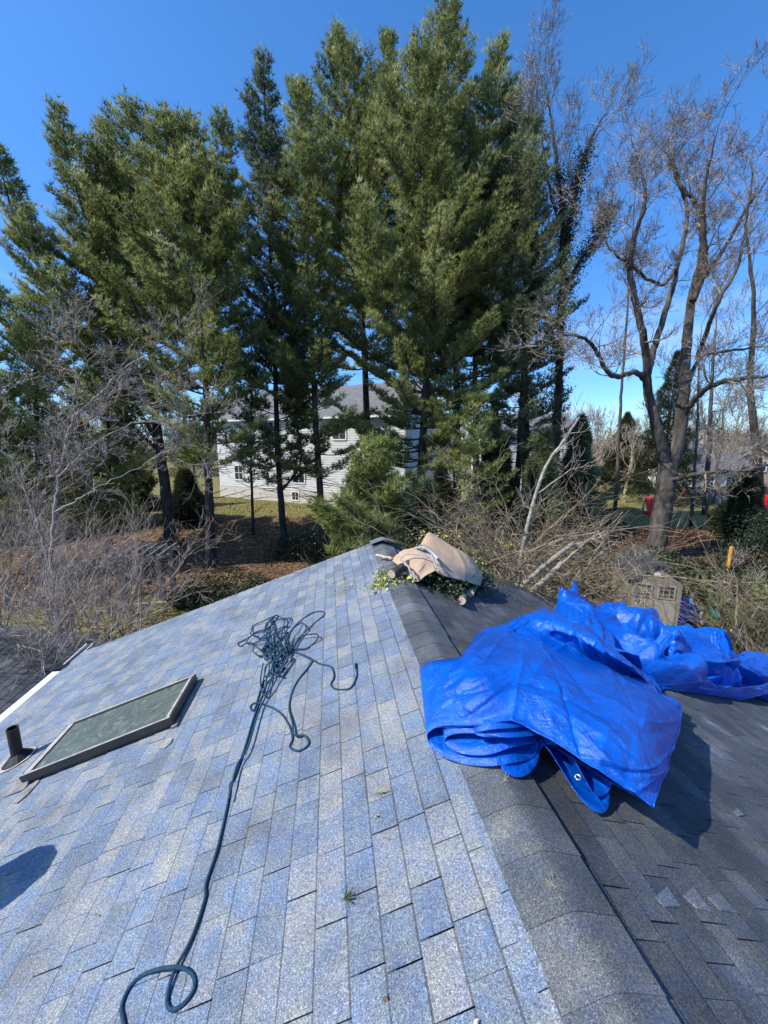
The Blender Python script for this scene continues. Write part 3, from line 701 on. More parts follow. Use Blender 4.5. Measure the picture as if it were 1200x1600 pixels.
# rolled fold at the near left edge: ribbon profiles extruded back under the sheet
def ribbon(mb, prof, back, n=60, m=10, wob=.008, seed=0):
    r = random.Random(seed); P = catmull([on_roof(a, b, h+.035*max(0, 1-h/.2)) for a, b, h in prof], n); back = np.array(back, float); S = []
    for i in range(m):
        t = i/(m-1); Q_ = P+back*t; Q_ = Q_+np.array([0, 0, 1.])*(wob*np.sin(np.linspace(0, 9, n)+t*5+seed))[:, None]*t
        S.append(Q_)
    S = np.array(S); mb.add(S.reshape(-1, 3), grid_faces(m, n))
folds = MB()
ribbon(folds, [(806, 1126, .27), (740, 1133, .19), (690, 1135, .14), (669, 1146, .09), (672, 1164, .05), (692, 1182, .025), (728, 1194, .015), (765, 1197, .03), (800, 1192, .05), (832, 1184, .07), (840, 1164, .13), (836, 1160, .16)], (.10, .62, .02), seed=1)
ribbon(folds, [(838, 1161, .15), (800, 1168, .11), (762, 1180, .06), (722, 1178, .05), (698, 1164, .07), (697, 1152, .10), (715, 1146, .13), (745, 1146, .15), (790, 1152, .18), (836, 1148, .22), (846, 1140, .24)], (.10, .6, .02), seed=2)
ribbon(folds, [(836, 1140, .22), (800, 1150, .17), (760, 1152, .15), (742, 1146, .16), (765, 1140, .2), (800, 1137, .23), (836, 1133, .25)], (.1, .5, .02), seed=3)
o = folds.build('rolled_fold', M_TARP, tarp, smooth=True); md = o.modifiers.new('thickness', 'SOLIDIFY'); md.thickness = .003
fl2 = MB()
ribbon(fl2, [(786, 1205, .02), (806, 1214, .015), (824, 1210, .03), (838, 1194, .06), (848, 1166, .12), (870, 1164, .2)], (.06, .45, .05), seed=4)
ribbon(fl2, [(846, 1158, .16), (862, 1178, .12), (880, 1206, .07), (905, 1245, .02), (930, 1268, .0), (946, 1268, .0), (952, 1250, .03), (948, 1222, .08), (935, 1205, .16), (950, 1212, .22)], (.03, .42, .03), seed=5)
ribbon(fl2, [(900, 1190, .16), (915, 1218, .10), (930, 1242, .05), (948, 1240, .05), (960, 1222, .12), (980, 1236, .16), (1000, 1246, .16)], (.0, .45, .02), seed=6)
ribbon(fl2, [(1022, 1258, .22), (996, 1244, .20), (960, 1226, .2), (915, 1198, .2), (870, 1170, .2)], (.05, .42, -.16), seed=7)
o = fl2.build('hanging_flap', M_TARP, tarp, smooth=True); md = o.modifiers.new('thickness', 'SOLIDIFY'); md.thickness = .003
def grommet(px, py, h, par):
    c = on_roof(px, py, h); mb = MB(); a = np.arange(13)*2*math.pi/12
    d, _ = ray(px, py); nn = -d/np.linalg.norm(d)*.5+np.array([-.2, -.1, .6]); nn /= np.linalg.norm(nn); u = np.cross(nn, [0, 1., 0]); u /= np.linalg.norm(u); v = np.cross(nn, u)
    mb.tube([c+nn*.006+(.0125*math.cos(q))*u+(.0125*math.sin(q))*v for q in a], .0042, 6); mb.build('grommet', M_BRASS, par, smooth=True)
M_BRASS = simple('brass_eyelet', (.75, .72, .62), .3, .1, 10, metallic=.9)
grommet(987, 1219, .305, tarp); grommet(903, 1215, .12, tarp); grommet(790, 1204, .03, tarp)

G_rear = [
 [(868, 1012, 3.3), (930, 1042, 3.3), (985, 1066, 3.35), (1044, 1086, 3.4), (1092, 1092, 3.6), (1143, 1095, 3.85), (1200, 1098, 4.15), (1240, 1100, 4.3)],
 [(872, 990, 3.9), (930, 1005, 3.7), (978, 1030, 3.6), (1040, 1056, 3.6), (1085, 1072, 3.8), (1135, 1080, 4.0), (1182, 1084, 4.3), (1232, 1092, 4.5)],
 [(868, 965, 4.5), (915, 975, 4.2), (975, 1000, 4.1), (1020, 1040, 3.8), (1066, 1058, 3.95), (1112, 1062, 4.1), (1165, 1074, 4.4), (1222, 1086, 4.6)],
 [(872, 945, 4.9), (918, 955, 4.6), (965, 985, 4.5), (1012, 985, 4.4), (1056, 1010, 4.2), (1100, 1040, 4.3), (1150, 1058, 4.5), (1212, 1080, 4.7)],
 [(890, 930, 5.1), (930, 943, 5.0), (972, 961, 4.9), (1020, 965, 4.8), (1058, 986, 4.5), (1112, 988, 4.7), (1146, 1030, 4.7), (1206, 1073, 4.8)],
 [(897, 940, 5.6), (935, 953, 5.5), (978, 972, 5.4), (1025, 980, 5.3), (1062, 1008, 5.0), (1128, 990, 4.85), (1152, 1048, 5.0), (1208, 1078, 5.0)]]
Gr = [[at_y(*p) for p in row] for row in G_rear]
tarp2 = empty('crumpled_tarp', at_y(1040, 1050, 4.2), 'crumpled bright blue tarpaulin heaped behind the folded one at the right edge', 'tarpaulin')
S = sheet(Gr, 260, 200, 41, amp=.055, famp=.15, fine=90, freq=(2.5, 6))
S[..., 2] = np.maximum(S[..., 2], -MR*(S[..., 0]-XR)+.03)
mb = MB(); add_sheet(mb, S); o = mb.build('crumpled_sheet', M_TARP, tarp2, smooth=True); md = o.modifiers.new('thickness', 'SOLIDIFY'); md.thickness = .004
# standing folds of the same sheet
def fold(points, name='standing_fold', seed=0, amp=.02):
    G = [[at_y(*p) for p in row] for row in points]; S = sheet(G, 50, 50, seed, amp=amp, famp=.02, fine=14); mb = MB(); add_sheet(mb, S)
    o = mb.build(name, M_TARP, tarp2, smooth=True); md = o.modifiers.new('thickness', 'SOLIDIFY'); md.thickness = .004
fold([[(1108, 1072, 4.15), (1130, 1085, 4.05), (1158, 1060, 4.15)], [(1112, 1030, 4.25), (1134, 1036, 4.15), (1148, 1032, 4.3)], [(1110, 987, 4.4), (1122, 986, 4.35), (1131, 990, 4.4)]], seed=51)
fold([[(1030, 1042, 3.85), (1052, 1046, 3.8), (1092, 1048, 3.95)], [(1036, 1015, 3.95), (1058, 1016, 3.85), (1085, 1022, 4.1)], [(1044, 988, 4.1), (1059, 983, 4.0), (1072, 1004, 4.2)]], seed=52)
fold([[(985, 1022, 4.0), (1010, 1036, 3.8), (1032, 1040, 3.7)], [(1005, 1010, 4.1), (1030, 1012, 3.95), (1040, 1018, 3.85)], [(1038, 992, 4.1), (1052, 986, 4.05), (1060, 990, 4.0)]], seed=53)
fold([[(1000, 1046, 3.55), (1060, 1068, 3.55), (1124, 1082, 3.75)], [(1010, 1040, 3.62), (1064, 1056, 3.62), (1110, 1066, 3.82)], [(1022, 1040, 3.72), (1070, 1046, 3.7), (1090, 1038, 3.9)]], seed=54)
fold([[(880, 990, 3.9), (912, 1002, 3.7), (968, 1040, 3.4)], [(884, 955, 4.2), (918, 968, 4.0), (962, 1008, 3.7)], [(885, 932, 4.8), (916, 938, 4.6), (952, 985, 4.1)]], seed=55)

# tan canvas sheet over the logs on the far end of the ridge ----------
canvas = empty('canvas_sheet', at_y(680, 880, 6.0), 'crumpled tan canvas sheet thrown over the logs on the ridge end', 'canvas sheet')
def csheet(rows, seed, nu=60, nv=50, name='cloth', amp=.012):
    G = [[at_y(*p) for p in r_] for r_ in rows]; S = sheet(G, nu, nv, seed, amp=amp, famp=.012, fine=8, freq=(1, 2)); mb = MB(); add_sheet(mb, S)
    o = mb.build(name, M_CANVAS, canvas, smooth=True); md = o.modifiers.new('thickness', 'SOLIDIFY'); md.thickness = .006
csheet([[(612, 876, 5.25), (628, 888, 4.75), (649, 908, 4.50), (664, 900, 4.50), (681, 892, 4.55)],
        [(622, 864, 5.30), (640, 870, 4.85), (655, 878, 4.65), (668, 876, 4.65), (679, 878, 4.65)],
        [(642, 855, 5.35), (656, 853, 5.15), (663, 858, 5.00), (672, 866, 4.85), (680, 874, 4.80)]], 61, name='left_lobe')
csheet([[(677, 888, 4.55), (690, 897, 4.50), (710, 904, 4.55), (730, 910, 4.65), (751, 915, 4.80)],
        [(668, 868, 4.80), (690, 876, 4.65), (715, 884, 4.70), (735, 893, 4.80), (754, 900, 4.95)],
        [(660, 852, 5.00), (686, 862, 4.90), (708, 862, 5.05), (730, 870, 5.15), (747, 886, 5.20)],
        [(657, 850, 5.15), (676, 838, 5.35), (694, 846, 5.35), (722, 862, 5.35), (744, 880, 5.35)],
        [(661, 843, 5.35), (671, 833, 5.45), (686, 840, 5.45), (712, 858, 5.45), (741, 878, 5.45)]], 62, name='right_lobe')
mb = MB()
mb.tube(catmull([at_y(655, 852, 4.95), at_y(672, 862, 4.65), at_y(681, 888, 4.40), at_y(677, 872, 4.55), at_y(640, 866, 4.75), at_y(626, 874, 4.75), at_y(634, 880, 4.55), at_y(648, 905, 4.40)], 40), .009, 5)
mb.tube(catmull([at_y(650, 856, 5.00), at_y(666, 857, 4.75), at_y(684, 873, 4.55)], 20), .02, 5); mb.build('plastic_tie', simple('grey_plastic', (.33, .35, .38), .35, .2, 9), canvas)

M_VINE = M_IVY
logs = []
def log(label, a, b, r, name='cut_log', mat_=M_LOG, bend=.0, group=None, n=10, ends=True):
    e = empty(name, a, label, 'log', group); P = np.linspace(0, 1, 7)[:, None]*(np.array(b)-a)+np.array(a); P[1:-1] += RNG.normal(0, bend, (5, 3))
    MB().tube(P, np.linspace(r, r*.93, 7), n, cap=False).build('bark', mat_, e, smooth=True)
    if ends:
        for p, q in ((P[0], P[1]), (P[-1], P[-2])):
            d = (p-q)/np.linalg.norm(p-q); MB().tube([p-d*.004, p+d*.002], r*.99 if p is P[0] else r*.92, n).build('cut_end', M_CUT, e)
    return e
log('small round log end on the shaded slope under the canvas, upper one of two', at_y(735, 927, 4.62), at_y(742, 915, 5.7), .052)
log('small round log end on the shaded slope under the canvas, lower one of two', at_y(722, 939, 4.18), at_y(728, 922, 5.4), .05)
log('short thick grey branch stub poking out left of the tan canvas', at_y(612, 897, 4.5), at_y(652, 875, 4.9), .062, 'branch_stub', M_BARKG, .012)
log('splintered brown stick leaning under the left lobe of the tan canvas', at_y(653, 905, 4.3), at_y(630, 877, 4.6), .013, 'broken_stick', M_LOG, .008)
log('splintered light wood sliver lying on the far ridge cap', at_y(588, 867, 5.4), at_y(612, 873, 5.2), .02, 'wood_sliver', M_CUT, .01)
# ivy on the log pile
def leafmass(name, label, cat, cents, n, spread, size, mat_, kind=None, parent=None, core=None):
    P = []
    for c in cents: P.append(np.array(c)+RNG.normal(size=(n, 3))*np.array(spread))
    P = np.concatenate(P); V, Q, t = leaf_quads(P, size, RNG.uniform(size=len(P)), .9)
    o = MB().add(V, Q, tone=t).build(name, mat_, parent, kind=kind)
    if label: setp(o, label, cat)
    return o
def rp3(px, py, h): return on_roof(px, py, h)
leafmass('ivy_clump', 'dark green ivy bundled under the tan canvas on the roof', 'ivy', [at_y(690, 905, 4.85), at_y(705, 912, 4.85), at_y(672, 905, 4.75), at_y(722, 918, 5.05), at_y(740, 915, 5.25), at_y(755, 905, 5.45), at_y(700, 920, 4.55)], 420, (.11, .16, .07), .045, M_IVY, kind='stuff')
o = leafmass('leaf_clippings', 'yellow-green leaf clippings scattered at the far end of the ridge', 'leaves', [rp3(596, 905, .03), rp3(604, 912, .03), rp3(622, 908, .03), rp3(590, 914, .02), rp3(636, 906, .03), rp3(602, 896, .04)], 75, (.06, .09, .02), .05, M_CLIP, kind='stuff')
o = leafmass('scattered_clippings', 'sparse green clippings strewn across the far sunny slope', 'leaves', [rp3(525, 920, .02), rp3(552, 912, .02), rp3(540, 905, .02), rp3(570, 918, .02), rp3(520, 908, .02)], 22, (.13, .12, .004), .03, M_CLIP, kind='stuff')
# pale flecks and pine needles on the roof
M_STRAW = simple('dry_needles', (.36, .31, .19), .8, .2, 9)
def tuft_on_roof(px, py, label, n=16, L_=.07, col=None):
    col = col or M_STRAW
    b = on_roof(px, py, .022); mb = MB(); A, B_ = [], []
    base = RNG.uniform(0, 6.28)
    for i in range(n):
        a = base+RNG.normal(0, 1.2); A.append(b+RNG.normal(0, .004, 3)); B_.append(b+np.array([math.cos(a)*L_*RNG.uniform(.5, 1.1), math.sin(a)*L_*RNG.uniform(.5, 1.1), math.cos(a)*L_*ML+RNG.uniform(0, .025)]))
    mb.segs(A, B_, np.full(n, .0022), np.full(n, .0008), 3, tone=RNG.uniform(size=n)); o = mb.build('pine_needle_tuft', col); setp(o, label, 'pine needles', 'fallen needle tufts on the roof'); return o
tuft_on_roof(540, 1406, 'bright green pine needle tuft lying on the near sunny shingles', 24, .045, M_CEDAR)
tuft_on_roof(593, 1238, 'straw-coloured needle tuft left of the folded tarpaulin', 12, .06)
tuft_on_roof(588, 1276, 'faint dry needle tuft just below another left of the ridge', 8, .05)
tuft_on_roof(786, 1222, 'green needles on the ridge cap below the blue roll', 9, .045)
tuft_on_roof(868, 1388, 'dry needle tuft on the ridge cap low in the picture', 10, .06)
lab = ['small brown stick fleck near the lowest rope loop', 'orange-brown leaf crumb left of the trailing rope', 'brown bark flake low beside the ridge courses']
for (px, py, sz), lb_ in zip([(283, 1533, .018), (150, 1430, .02), (600, 1560, .025)], lab):
    c = on_roof(px, py, .022); v, q, t = leaf_quads(np.tile(c, (3, 1))+RNG.normal(0, .006, (3, 3)), sz, .5, .15); setp(MB().add(v, q).build('bark_flake', M_ROCKY), lb_, 'bark flake', 'debris flakes on the sunny slope')
# pale pebble and fleck
for (px, py, lb_) in ((353, 1039, 'small white chip left of the tangled rope'), (744, 1597, 'small pale pebble on the ridge cap at the bottom edge')):
    c = on_roof(px, py, .025); mb = MB(); mb.tube([c-np.array([.008, .003, 0]), c, c+np.array([.009, .004, .002])], [.003, .007, .002], 5); setp(mb.build('pale_chip', M_WHITE), lb_, 'chip')
# worn pale patches on the shaded slope
def wornpatch(poly):
    P = [on_roof(a, b, 0) for a, b in poly]; m = MR; nn = np.array([m, 0, 1.])/math.hypot(1, m); top = [p+nn*.0122 for p in P]; bot = [p+nn*.006 for p in P]; n = len(P)
    MB().add(top+bot, [[i, n+i, n+(i+1) % n, (i+1) % n] for i in range(n)]+([[0, 1, 2, 3]] if n == 4 else []), [[0, 1, 2]] if n == 3 else None, tone=.9).build('pale_shingle_patch', M_WORN, ro)
M_WORN = shingle_mat('worn_shingle', (.125, .138, .155), (.15, .16, .175), (.10, .112, .13), (.115, .13, .155), False)
wornpatch([(1105, 1405), (1120, 1397), (1152, 1430), (1125, 1425)])
wornpatch([(1067, 1402), (1082, 1388), (1110, 1428), (1088, 1422)])
wornpatch([(1022, 1405), (1040, 1388), (1062, 1420), (1036, 1420)])
wornpatch([(1143, 1272), (1150, 1264), (1162, 1276), (1154, 1277)])
# round dish added out of view at the left to cast a shadow on the shingles
caster = empty('unseen_shadow_caster', on_roof(-150, 1330), 'small dark oval dish on a mast, added unseen beyond the left edge to cast a shadow', 'shadow caster')

# ------------------------------------------------------------------ trees
def tuft_mesh(mb, P, D, Ln, wd, k, tone):
    n = len(P)
    if n == 0: return
    P = np.repeat(P, k, 0); D = np.repeat(D, k, 0); tn = np.repeat(tone, k)
    R = RNG.normal(size=(n*k, 3)); R -= D*np.sum(R*D, 1, keepdims=True); R /= np.linalg.norm(R, axis=1, keepdims=True)
    dirn = D*RNG.uniform(.35, 1.0, (n*k, 1))+R*RNG.uniform(.45, .95, (n*k, 1)); dirn[:, 2] += .12
    S = np.cross(dirn, RNG.normal(size=(n*k, 3))); S /= np.linalg.norm(S, axis=1, keepdims=True)+1e-9
    l_ = Ln*RNG.uniform(.7, 1.25, (n*k, 1))
    V = np.stack([P-S*wd*.5, P+S*wd*.5, P+dirn*l_], 1).reshape(-1, 3)
    mb.add(V, None, np.arange(n*k*3).reshape(-1, 3), tn)

def crown_branches(fol, wood, spine, crown0, Rmax, elev_lo, elev_hi, gap, asym, dens, tonebias, rscale, maxlen_top=.9, ndl=.2, kk=7, rng=random, low_sparse=0.0):
    """spine = callable(t)->(point, radius); branches in whorls from crown0 to the tip"""
    H = spine(1.0)[0][2]-spine(crown0)[0][2]; nwh = max(4, int(H/gap))
    PP, DD, TT = [], [], []; sA, sB, sR, sE = [], [], [], []
    for wi in range(nwh):
        s = (wi+rng.random()*.6)/nwh; p0, r0 = spine(crown0+(1-crown0)*s)
        nb = rng.choice((3, 4, 5)); a0 = rng.uniform(0, 6.28)
        for b in range(nb):
            if s < .25 and rng.random() < low_sparse: continue
            az = a0+b*6.28/nb+rng.uniform(-.35, .35)
            prof = (1-s)**.52*(.6+.4*min(1, s*4)); Lb = Rmax*max(.12*maxlen_top, prof)*rng.choice((rng.uniform(.4, .8), rng.uniform(.8, 1.1), rng.uniform(1.0, 1.32)))*(1+asym[0]*math.cos(az-asym[1]))
            Lb = max(.35, Lb)
            el = elev_lo+(elev_hi-elev_lo)*s**.8+rng.uniform(-.12, .12)
            h = np.array([math.cos(az), math.sin(az), 0]); n = 7
            ts = np.linspace(0, 1, n); up = np.tan(el)*ts*(1-.25*ts)+.22*ts**2-(.10*(1-s))*np.sin(ts*math.pi)
            side = np.array([-h[1], h[0], 0])*rng.uniform(-.12, .12)
            cu = math.cos(el)
            pts = p0+Lb*cu*(h*ts[:, None]+side*(ts**2)[:, None])+np.outer(Lb*cu*up, [0, 0, 1])
            rb0 = max(.012, min(.5*r0, .013*Lb+.006))*rscale
            rad = rb0*(1-ts*.85)
            sA += list(pts[:-1]); sB += list(pts[1:]); sR += list(rad[:-1]); sE += list(rad[1:])
            tb = rng.gauss(tonebias, .19)
            # branchlets
            nl = max(4, int(Lb/(.125)))
            for q in range(nl):
                t = .22+.78*(q+rng.random())/nl; 
                if t > 1: t = 1
                i = min(n-2, int(t*(n-1))); f = t*(n-1)-i; p = pts[i]*(1-f)+pts[i+1]*f; d = pts[i+1]-pts[i]; d = d/np.linalg.norm(d)
                sd = np.cross(d, [0, 0, 1.]); sd /= np.linalg.norm(sd)+1e-9
                sg = 1 if q % 2 else -1; ll = (.26+.40*Lb*(1-t)*(.3+t))*rng.uniform(.6, 1.2); ll = min(ll, 1.35)
                e = d*rng.uniform(.5, .9)+sd*sg*rng.uniform(.5, 1.)+np.array([0, 0, rng.uniform(-.05, .5)]); e /= np.linalg.norm(e)
                sA.append(p); sB.append(p+e*ll); sR.append(.008*rscale); sE.append(.003)
                m = max(3, int(ll/.075*dens)); tt = np.linspace(.25, 1, m)[:, None]
                PP.append(p+e*ll*tt+RNG.normal(0, .045, (m, 3))); dd = e*.6+np.array([0, 0, .55]); dd = dd/np.linalg.norm(dd)
                DD.append(np.tile(dd, (m, 1))+RNG.normal(0, .22, (m, 3))); TT.append(np.full(m, tb+rng.gauss(0, .08)))
    if PP:
        P = np.concatenate(PP); D = np.concatenate(DD); D /= np.linalg.norm(D, axis=1, keepdims=True)
        tuft_mesh(fol, P, D, ndl*1.15, .036, kk, np.clip(np.concatenate(TT)+RNG.normal(0, .13, len(P)), 0, 1))
    wood.segs(sA, sB, sR, sE, 3)

def spine_of(P, r0, r1):
    P = catmull(P, 40); cum = np.concatenate([[0], np.cumsum(np.linalg.norm(np.diff(P, axis=0), axis=1))]); cum /= cum[-1]
    def f(t):
        p = np.array([np.interp(t, cum, P[:, k]) for k in range(3)]); return p, r0+(r1-r0)*t**.85
    return P, f, r0+(r1-r0)*cum**.85

def pine(label, dist, trunk_px, r0, crown0, Rmax, asym=(0, 0), leaders=(), dens=1.0, tonebias=.5, gap=.42, dead=8, seed=0, mat_=None, group=None, low_sparse=.3, kk=7):
    rng = random.Random(seed)
    P = [at(x, y, dist+dz) for (x, y, *z) in trunk_px for dz in (z[0] if z else 0,)]
    P[0] = np.array([P[0][0], P[0][1], GZ-.15])
    Pl, f, rad = spine_of(P, r0, .025)
    t = empty('pine_tree', (P[0][0], P[0][1], GZ), label, 'pine tree', group)
    Pl = Pl+RNG.normal(0, .012, Pl.shape); wd = MB(); wd.tube(Pl, rad*(1+.35*np.exp(-np.arange(40)/1.5))*RNG.uniform(.93, 1.07, 40), 9); to = wd.build('trunk', M_BARKP, t, smooth=True)
    fol, wood = MB(), MB()
    crown_branches(fol, wood, f, crown0, Rmax, math.radians(3), math.radians(54), gap, asym, dens, tonebias, 1.0, rng=rng, low_sparse=low_sparse, kk=kk)
    for (lp, lr, lR, lc0) in leaders:
        LP = [at(x, y, dist+(z[0] if z else 0)) for (x, y, *z) in lp]
        Lc, lf, lrad = spine_of(LP, lr, .02); wood.tube(Lc, lrad, 6)
        crown_branches(fol, wood, lf, lc0, lR, math.radians(12), math.radians(60), gap*.95, (0, 0), dens, tonebias, .8, rng=rng, kk=kk)
    # dead lower branches
    sA, sB, sR, sE = [], [], [], []
    for k in range(dead):
        s = rng.uniform(.12, crown0+.05); p, r_ = f(s); az = rng.uniform(0, 6.28); Lb = rng.uniform(.8, 2.6); d = np.array([math.cos(az), math.sin(az), rng.uniform(-.15, .3)])
        q = p
        for i in range(4):
            q2 = q+d*Lb/4; sA.append(q); sB.append(q2); sR.append(.028*(1-i*.2)); sE.append(.028*(1-(i+1)*.2)); 
            e = d+np.array([rng.gauss(0, .7), rng.gauss(0, .7), rng.gauss(0, .35)]); sA.append(q2); sB.append(q2+e*Lb*.22); sR.append(.010); sE.append(.004)
            q = q2; d = d+np.array([rng.gauss(0, .18), rng.gauss(0, .18), rng.gauss(.02, .12)])
    if sA: wood.segs(sA, sB, sR, sE, 4)
    wood.build('branches', M_BARKP, t, kind=None)
    fol.build('crown', mat_ or M_NEED, t)
    return t
PI = math.pi
pine('many-topped pine with long limbs sweeping up to the left edge', 22, [(268, 860), (258, 760), (242, 640), (235, 520), (215, 380), (225, 175)], .36, .34, 4.2,
     asym=(.25, PI), dens=1.0, seed=1, dead=10,
     leaders=[([(246, 690), (190, 600), (95, 470, -1), (30, 360, -1.5), (-6, 235, -2)], .12, 2.7, .25), ([(240, 620), (190, 480, -.5), (130, 330, -1), (88, 172, -1)], .12, 2.4, .25),
              ([(244, 700), (150, 620, 1), (60, 560, 1), (-30, 430, 1)], .10, 2.3, .3), ([(235, 560), (200, 430, .5), (180, 310, 1), (160, 195, 1)], .10, 2.2, .3)], tonebias=.45)
pine('pine with a bare lower trunk right of the many-topped pine', 19.5, [(330, 888), (326, 760), (322, 640), (318, 500), (305, 360), (290, 190)], .26, .26, 3.9, dens=1.05, seed=2, dead=10, tonebias=.5,
     leaders=[([(322, 600), (340, 480, -.5), (345, 330, -.5), (350, 190, -.5)], .09, 2.3, .25), ([(320, 580), (275, 470, -.6), (255, 340, -.6), (262, 185, 0)], .09, 2.2, .25)])
pine('dark pine with a crooked forked trunk in front of the white house', 23, [(445, 852), (437, 760), (432, 660), (428, 480), (418, 330), (412, 95)], .22, .17, 3.4, dens=.95, seed=3, low_sparse=.5, dead=26, tonebias=.4, mat_=M_NEEDD,
     leaders=[([(438, 770), (470, 720), (462, 640), (470, 560)], .09, 1.0, .6)])
pine('tall slim pine with the straightest bare trunk left of centre', 21.5, [(507, 866), (500, 760), (492, 640), (485, 480), (478, 330), (470, 140)], .24, .18, 3.4, dens=.95, seed=4, low_sparse=.5, dead=26, tonebias=.42)
pine('pine behind the straight bare trunk with a thick dark stem', 27, [(578, 800), (575, 720), (570, 560), (562, 420), (552, 260), (530, 62)], .34, .38, 5.2, dens=.95, seed=5, tonebias=.5,
     leaders=[([(570, 500), (540, 380, -1), (500, 240, -1.5), (455, 135, -1.5)], .12, 2.8, .25), ([(565, 470), (585, 330, -1), (600, 200, -1), (608, 60, -1)], .11, 2.6, .25)])
pine('broad central pine with bright low boughs reaching the ridge end', 22.5, [(655, 800), (660, 700), (668, 560), (668, 420), (660, 260), (655, 80)], .32, .20, 5.2, asym=(.1, PI), dens=1.0, seed=6, tonebias=.62, low_sparse=.25,
     leaders=[([(668, 600), (625, 520, -2), (585, 420, -3), (560, 300, -3)], .09, 2.2, .25)])
pine('tallest pine whose thin tip reaches the top of the picture', 24.5, [(716, 800), (714, 700), (712, 560), (708, 420), (698, 240), (700, 14)], .32, .30, 4.8, dens=1.0, seed=7, tonebias=.52)
pine('pine with twin leaning tips right of the tallest pine', 26, [(748, 800), (744, 700), (742, 560), (748, 400), (765, 240), (778, 70)], .28, .30, 4.5, dens=.95, seed=8, tonebias=.5,
     leaders=[([(745, 500), (775, 400), (800, 280), (805, 150)], .1, 1.8, .3)])
pine('right-hand pine with blue-green boughs beside the ivy-clad tree', 23, [(800, 810), (812, 700), (818, 560), (822, 420), (826, 300), (832, 185)], .26, .26, 3.6, dens=.85, seed=9, tonebias=.5, mat_=M_NEEDD, low_sparse=.2)
pine('pine mostly beyond the left edge with only its boughs showing', 17, [(-140, 900), (-125, 700), (-110, 600), (-95, 500), (-80, 440), (-70, 400)], .2, .25, 3.4, dens=1.0, seed=10, tonebias=.55, asym=(.35, 0))
# small bushy pines
pine('small bushy pine with yellow-green tips just beyond the ridge end', 12.5, [(580, 905), (580, 860), (580, 810), (580, 770), (580, 730), (580, 695)], .08, .04, 2.5, dens=1.1, seed=12, mat_=M_NEEDY, tonebias=.5, gap=.30, dead=0, low_sparse=0, kk=9)
pine('low dark bushy pine beside the small yellow-green one', 14, [(652, 900), (652, 860), (653, 820), (655, 790), (655, 770), (655, 752)], .08, .04, 1.7, dens=1.2, seed=13, tonebias=.35, gap=.25, dead=0, mat_=M_NEEDD, low_sparse=0)
pine('leafy pine sapling behind the bushy pines with mid-green boughs', 19, [(740, 840), (742, 790), (742, 740), (742, 700), (742, 660), (740, 620)], .1, .3, 1.9, dens=.7, seed=14, tonebias=.5, gap=.4, dead=4)

pine('low spreading green pine behind the left thicket', 19, [(62, 860), (60, 780), (58, 700), (56, 620), (55, 540), (54, 470)], .14, .10, 3.6, dens=.9, seed=15, tonebias=.6, gap=.4, dead=4)
pine('shorter green pine filling the gap left of the first bare trunk', 22, [(170, 860), (172, 780), (170, 700), (168, 620), (166, 560), (165, 500)], .16, .12, 3.6, dens=.9, seed=16, tonebias=.55, gap=.42, dead=4)
pine('low pine whose boughs hang below the straight bare trunks', 25, [(395, 840), (394, 780), (392, 720), (392, 670), (392, 620), (392, 575)], .12, .35, 2.6, dens=.6, seed=17, tonebias=.4, gap=.5, dead=8, mat_=M_NEEDD, low_sparse=.5)
# bare trees ---------------------------------------------------------
class Twigs:
    def __init__(s): s.A, s.B, s.R, s.E = [], [], [], []; s.big = []
    def seg(s, a, b, ra, rb): s.A.append(a); s.B.append(b); s.R.append(ra); s.E.append(rb)
def rv(rng, s): return np.array([rng.gauss(0, s), rng.gauss(0, s), rng.gauss(0, s)])
def grow(tw, p, d, Ln, r, depth, rng, wig=.16, upb=.08, spread=.75, kids=(3, 4), ratio=.66, rmin=.004):
    n = 5; q = np.array(p, float); d = d/np.linalg.norm(d); pts = [q]; n = 5 if depth > 0 else 3; step = Ln/n
    for i in range(n):
        d = d+rv(rng, wig); d[2] += upb; d /= np.linalg.norm(d)
        q2 = q+d*step; ra = r*(1-i/n*.55); rb = r*(1-(i+1)/n*.55); tw.seg(q, q2, max(rmin, ra), max(rmin*.7, rb)); q = q2; pts.append(q)
        if depth > 0 and i >= 1 and rng.random() < .8:
            e = d+rv(rng, spread); e[2] += upb*1.5
            grow(tw, q, e, Ln*ratio*rng.uniform(.6, 1.05), max(rmin, rb*.6), depth-1, rng, wig, upb, spread, kids, ratio, rmin)
    if depth > 0:
        for k in range(2):
            e = d+rv(rng, spread*.6); grow(tw, q, e, Ln*ratio*rng.uniform(.7, 1.05), max(rmin, r*.42), depth-1, rng, wig, upb, spread, kids, ratio, rmin)
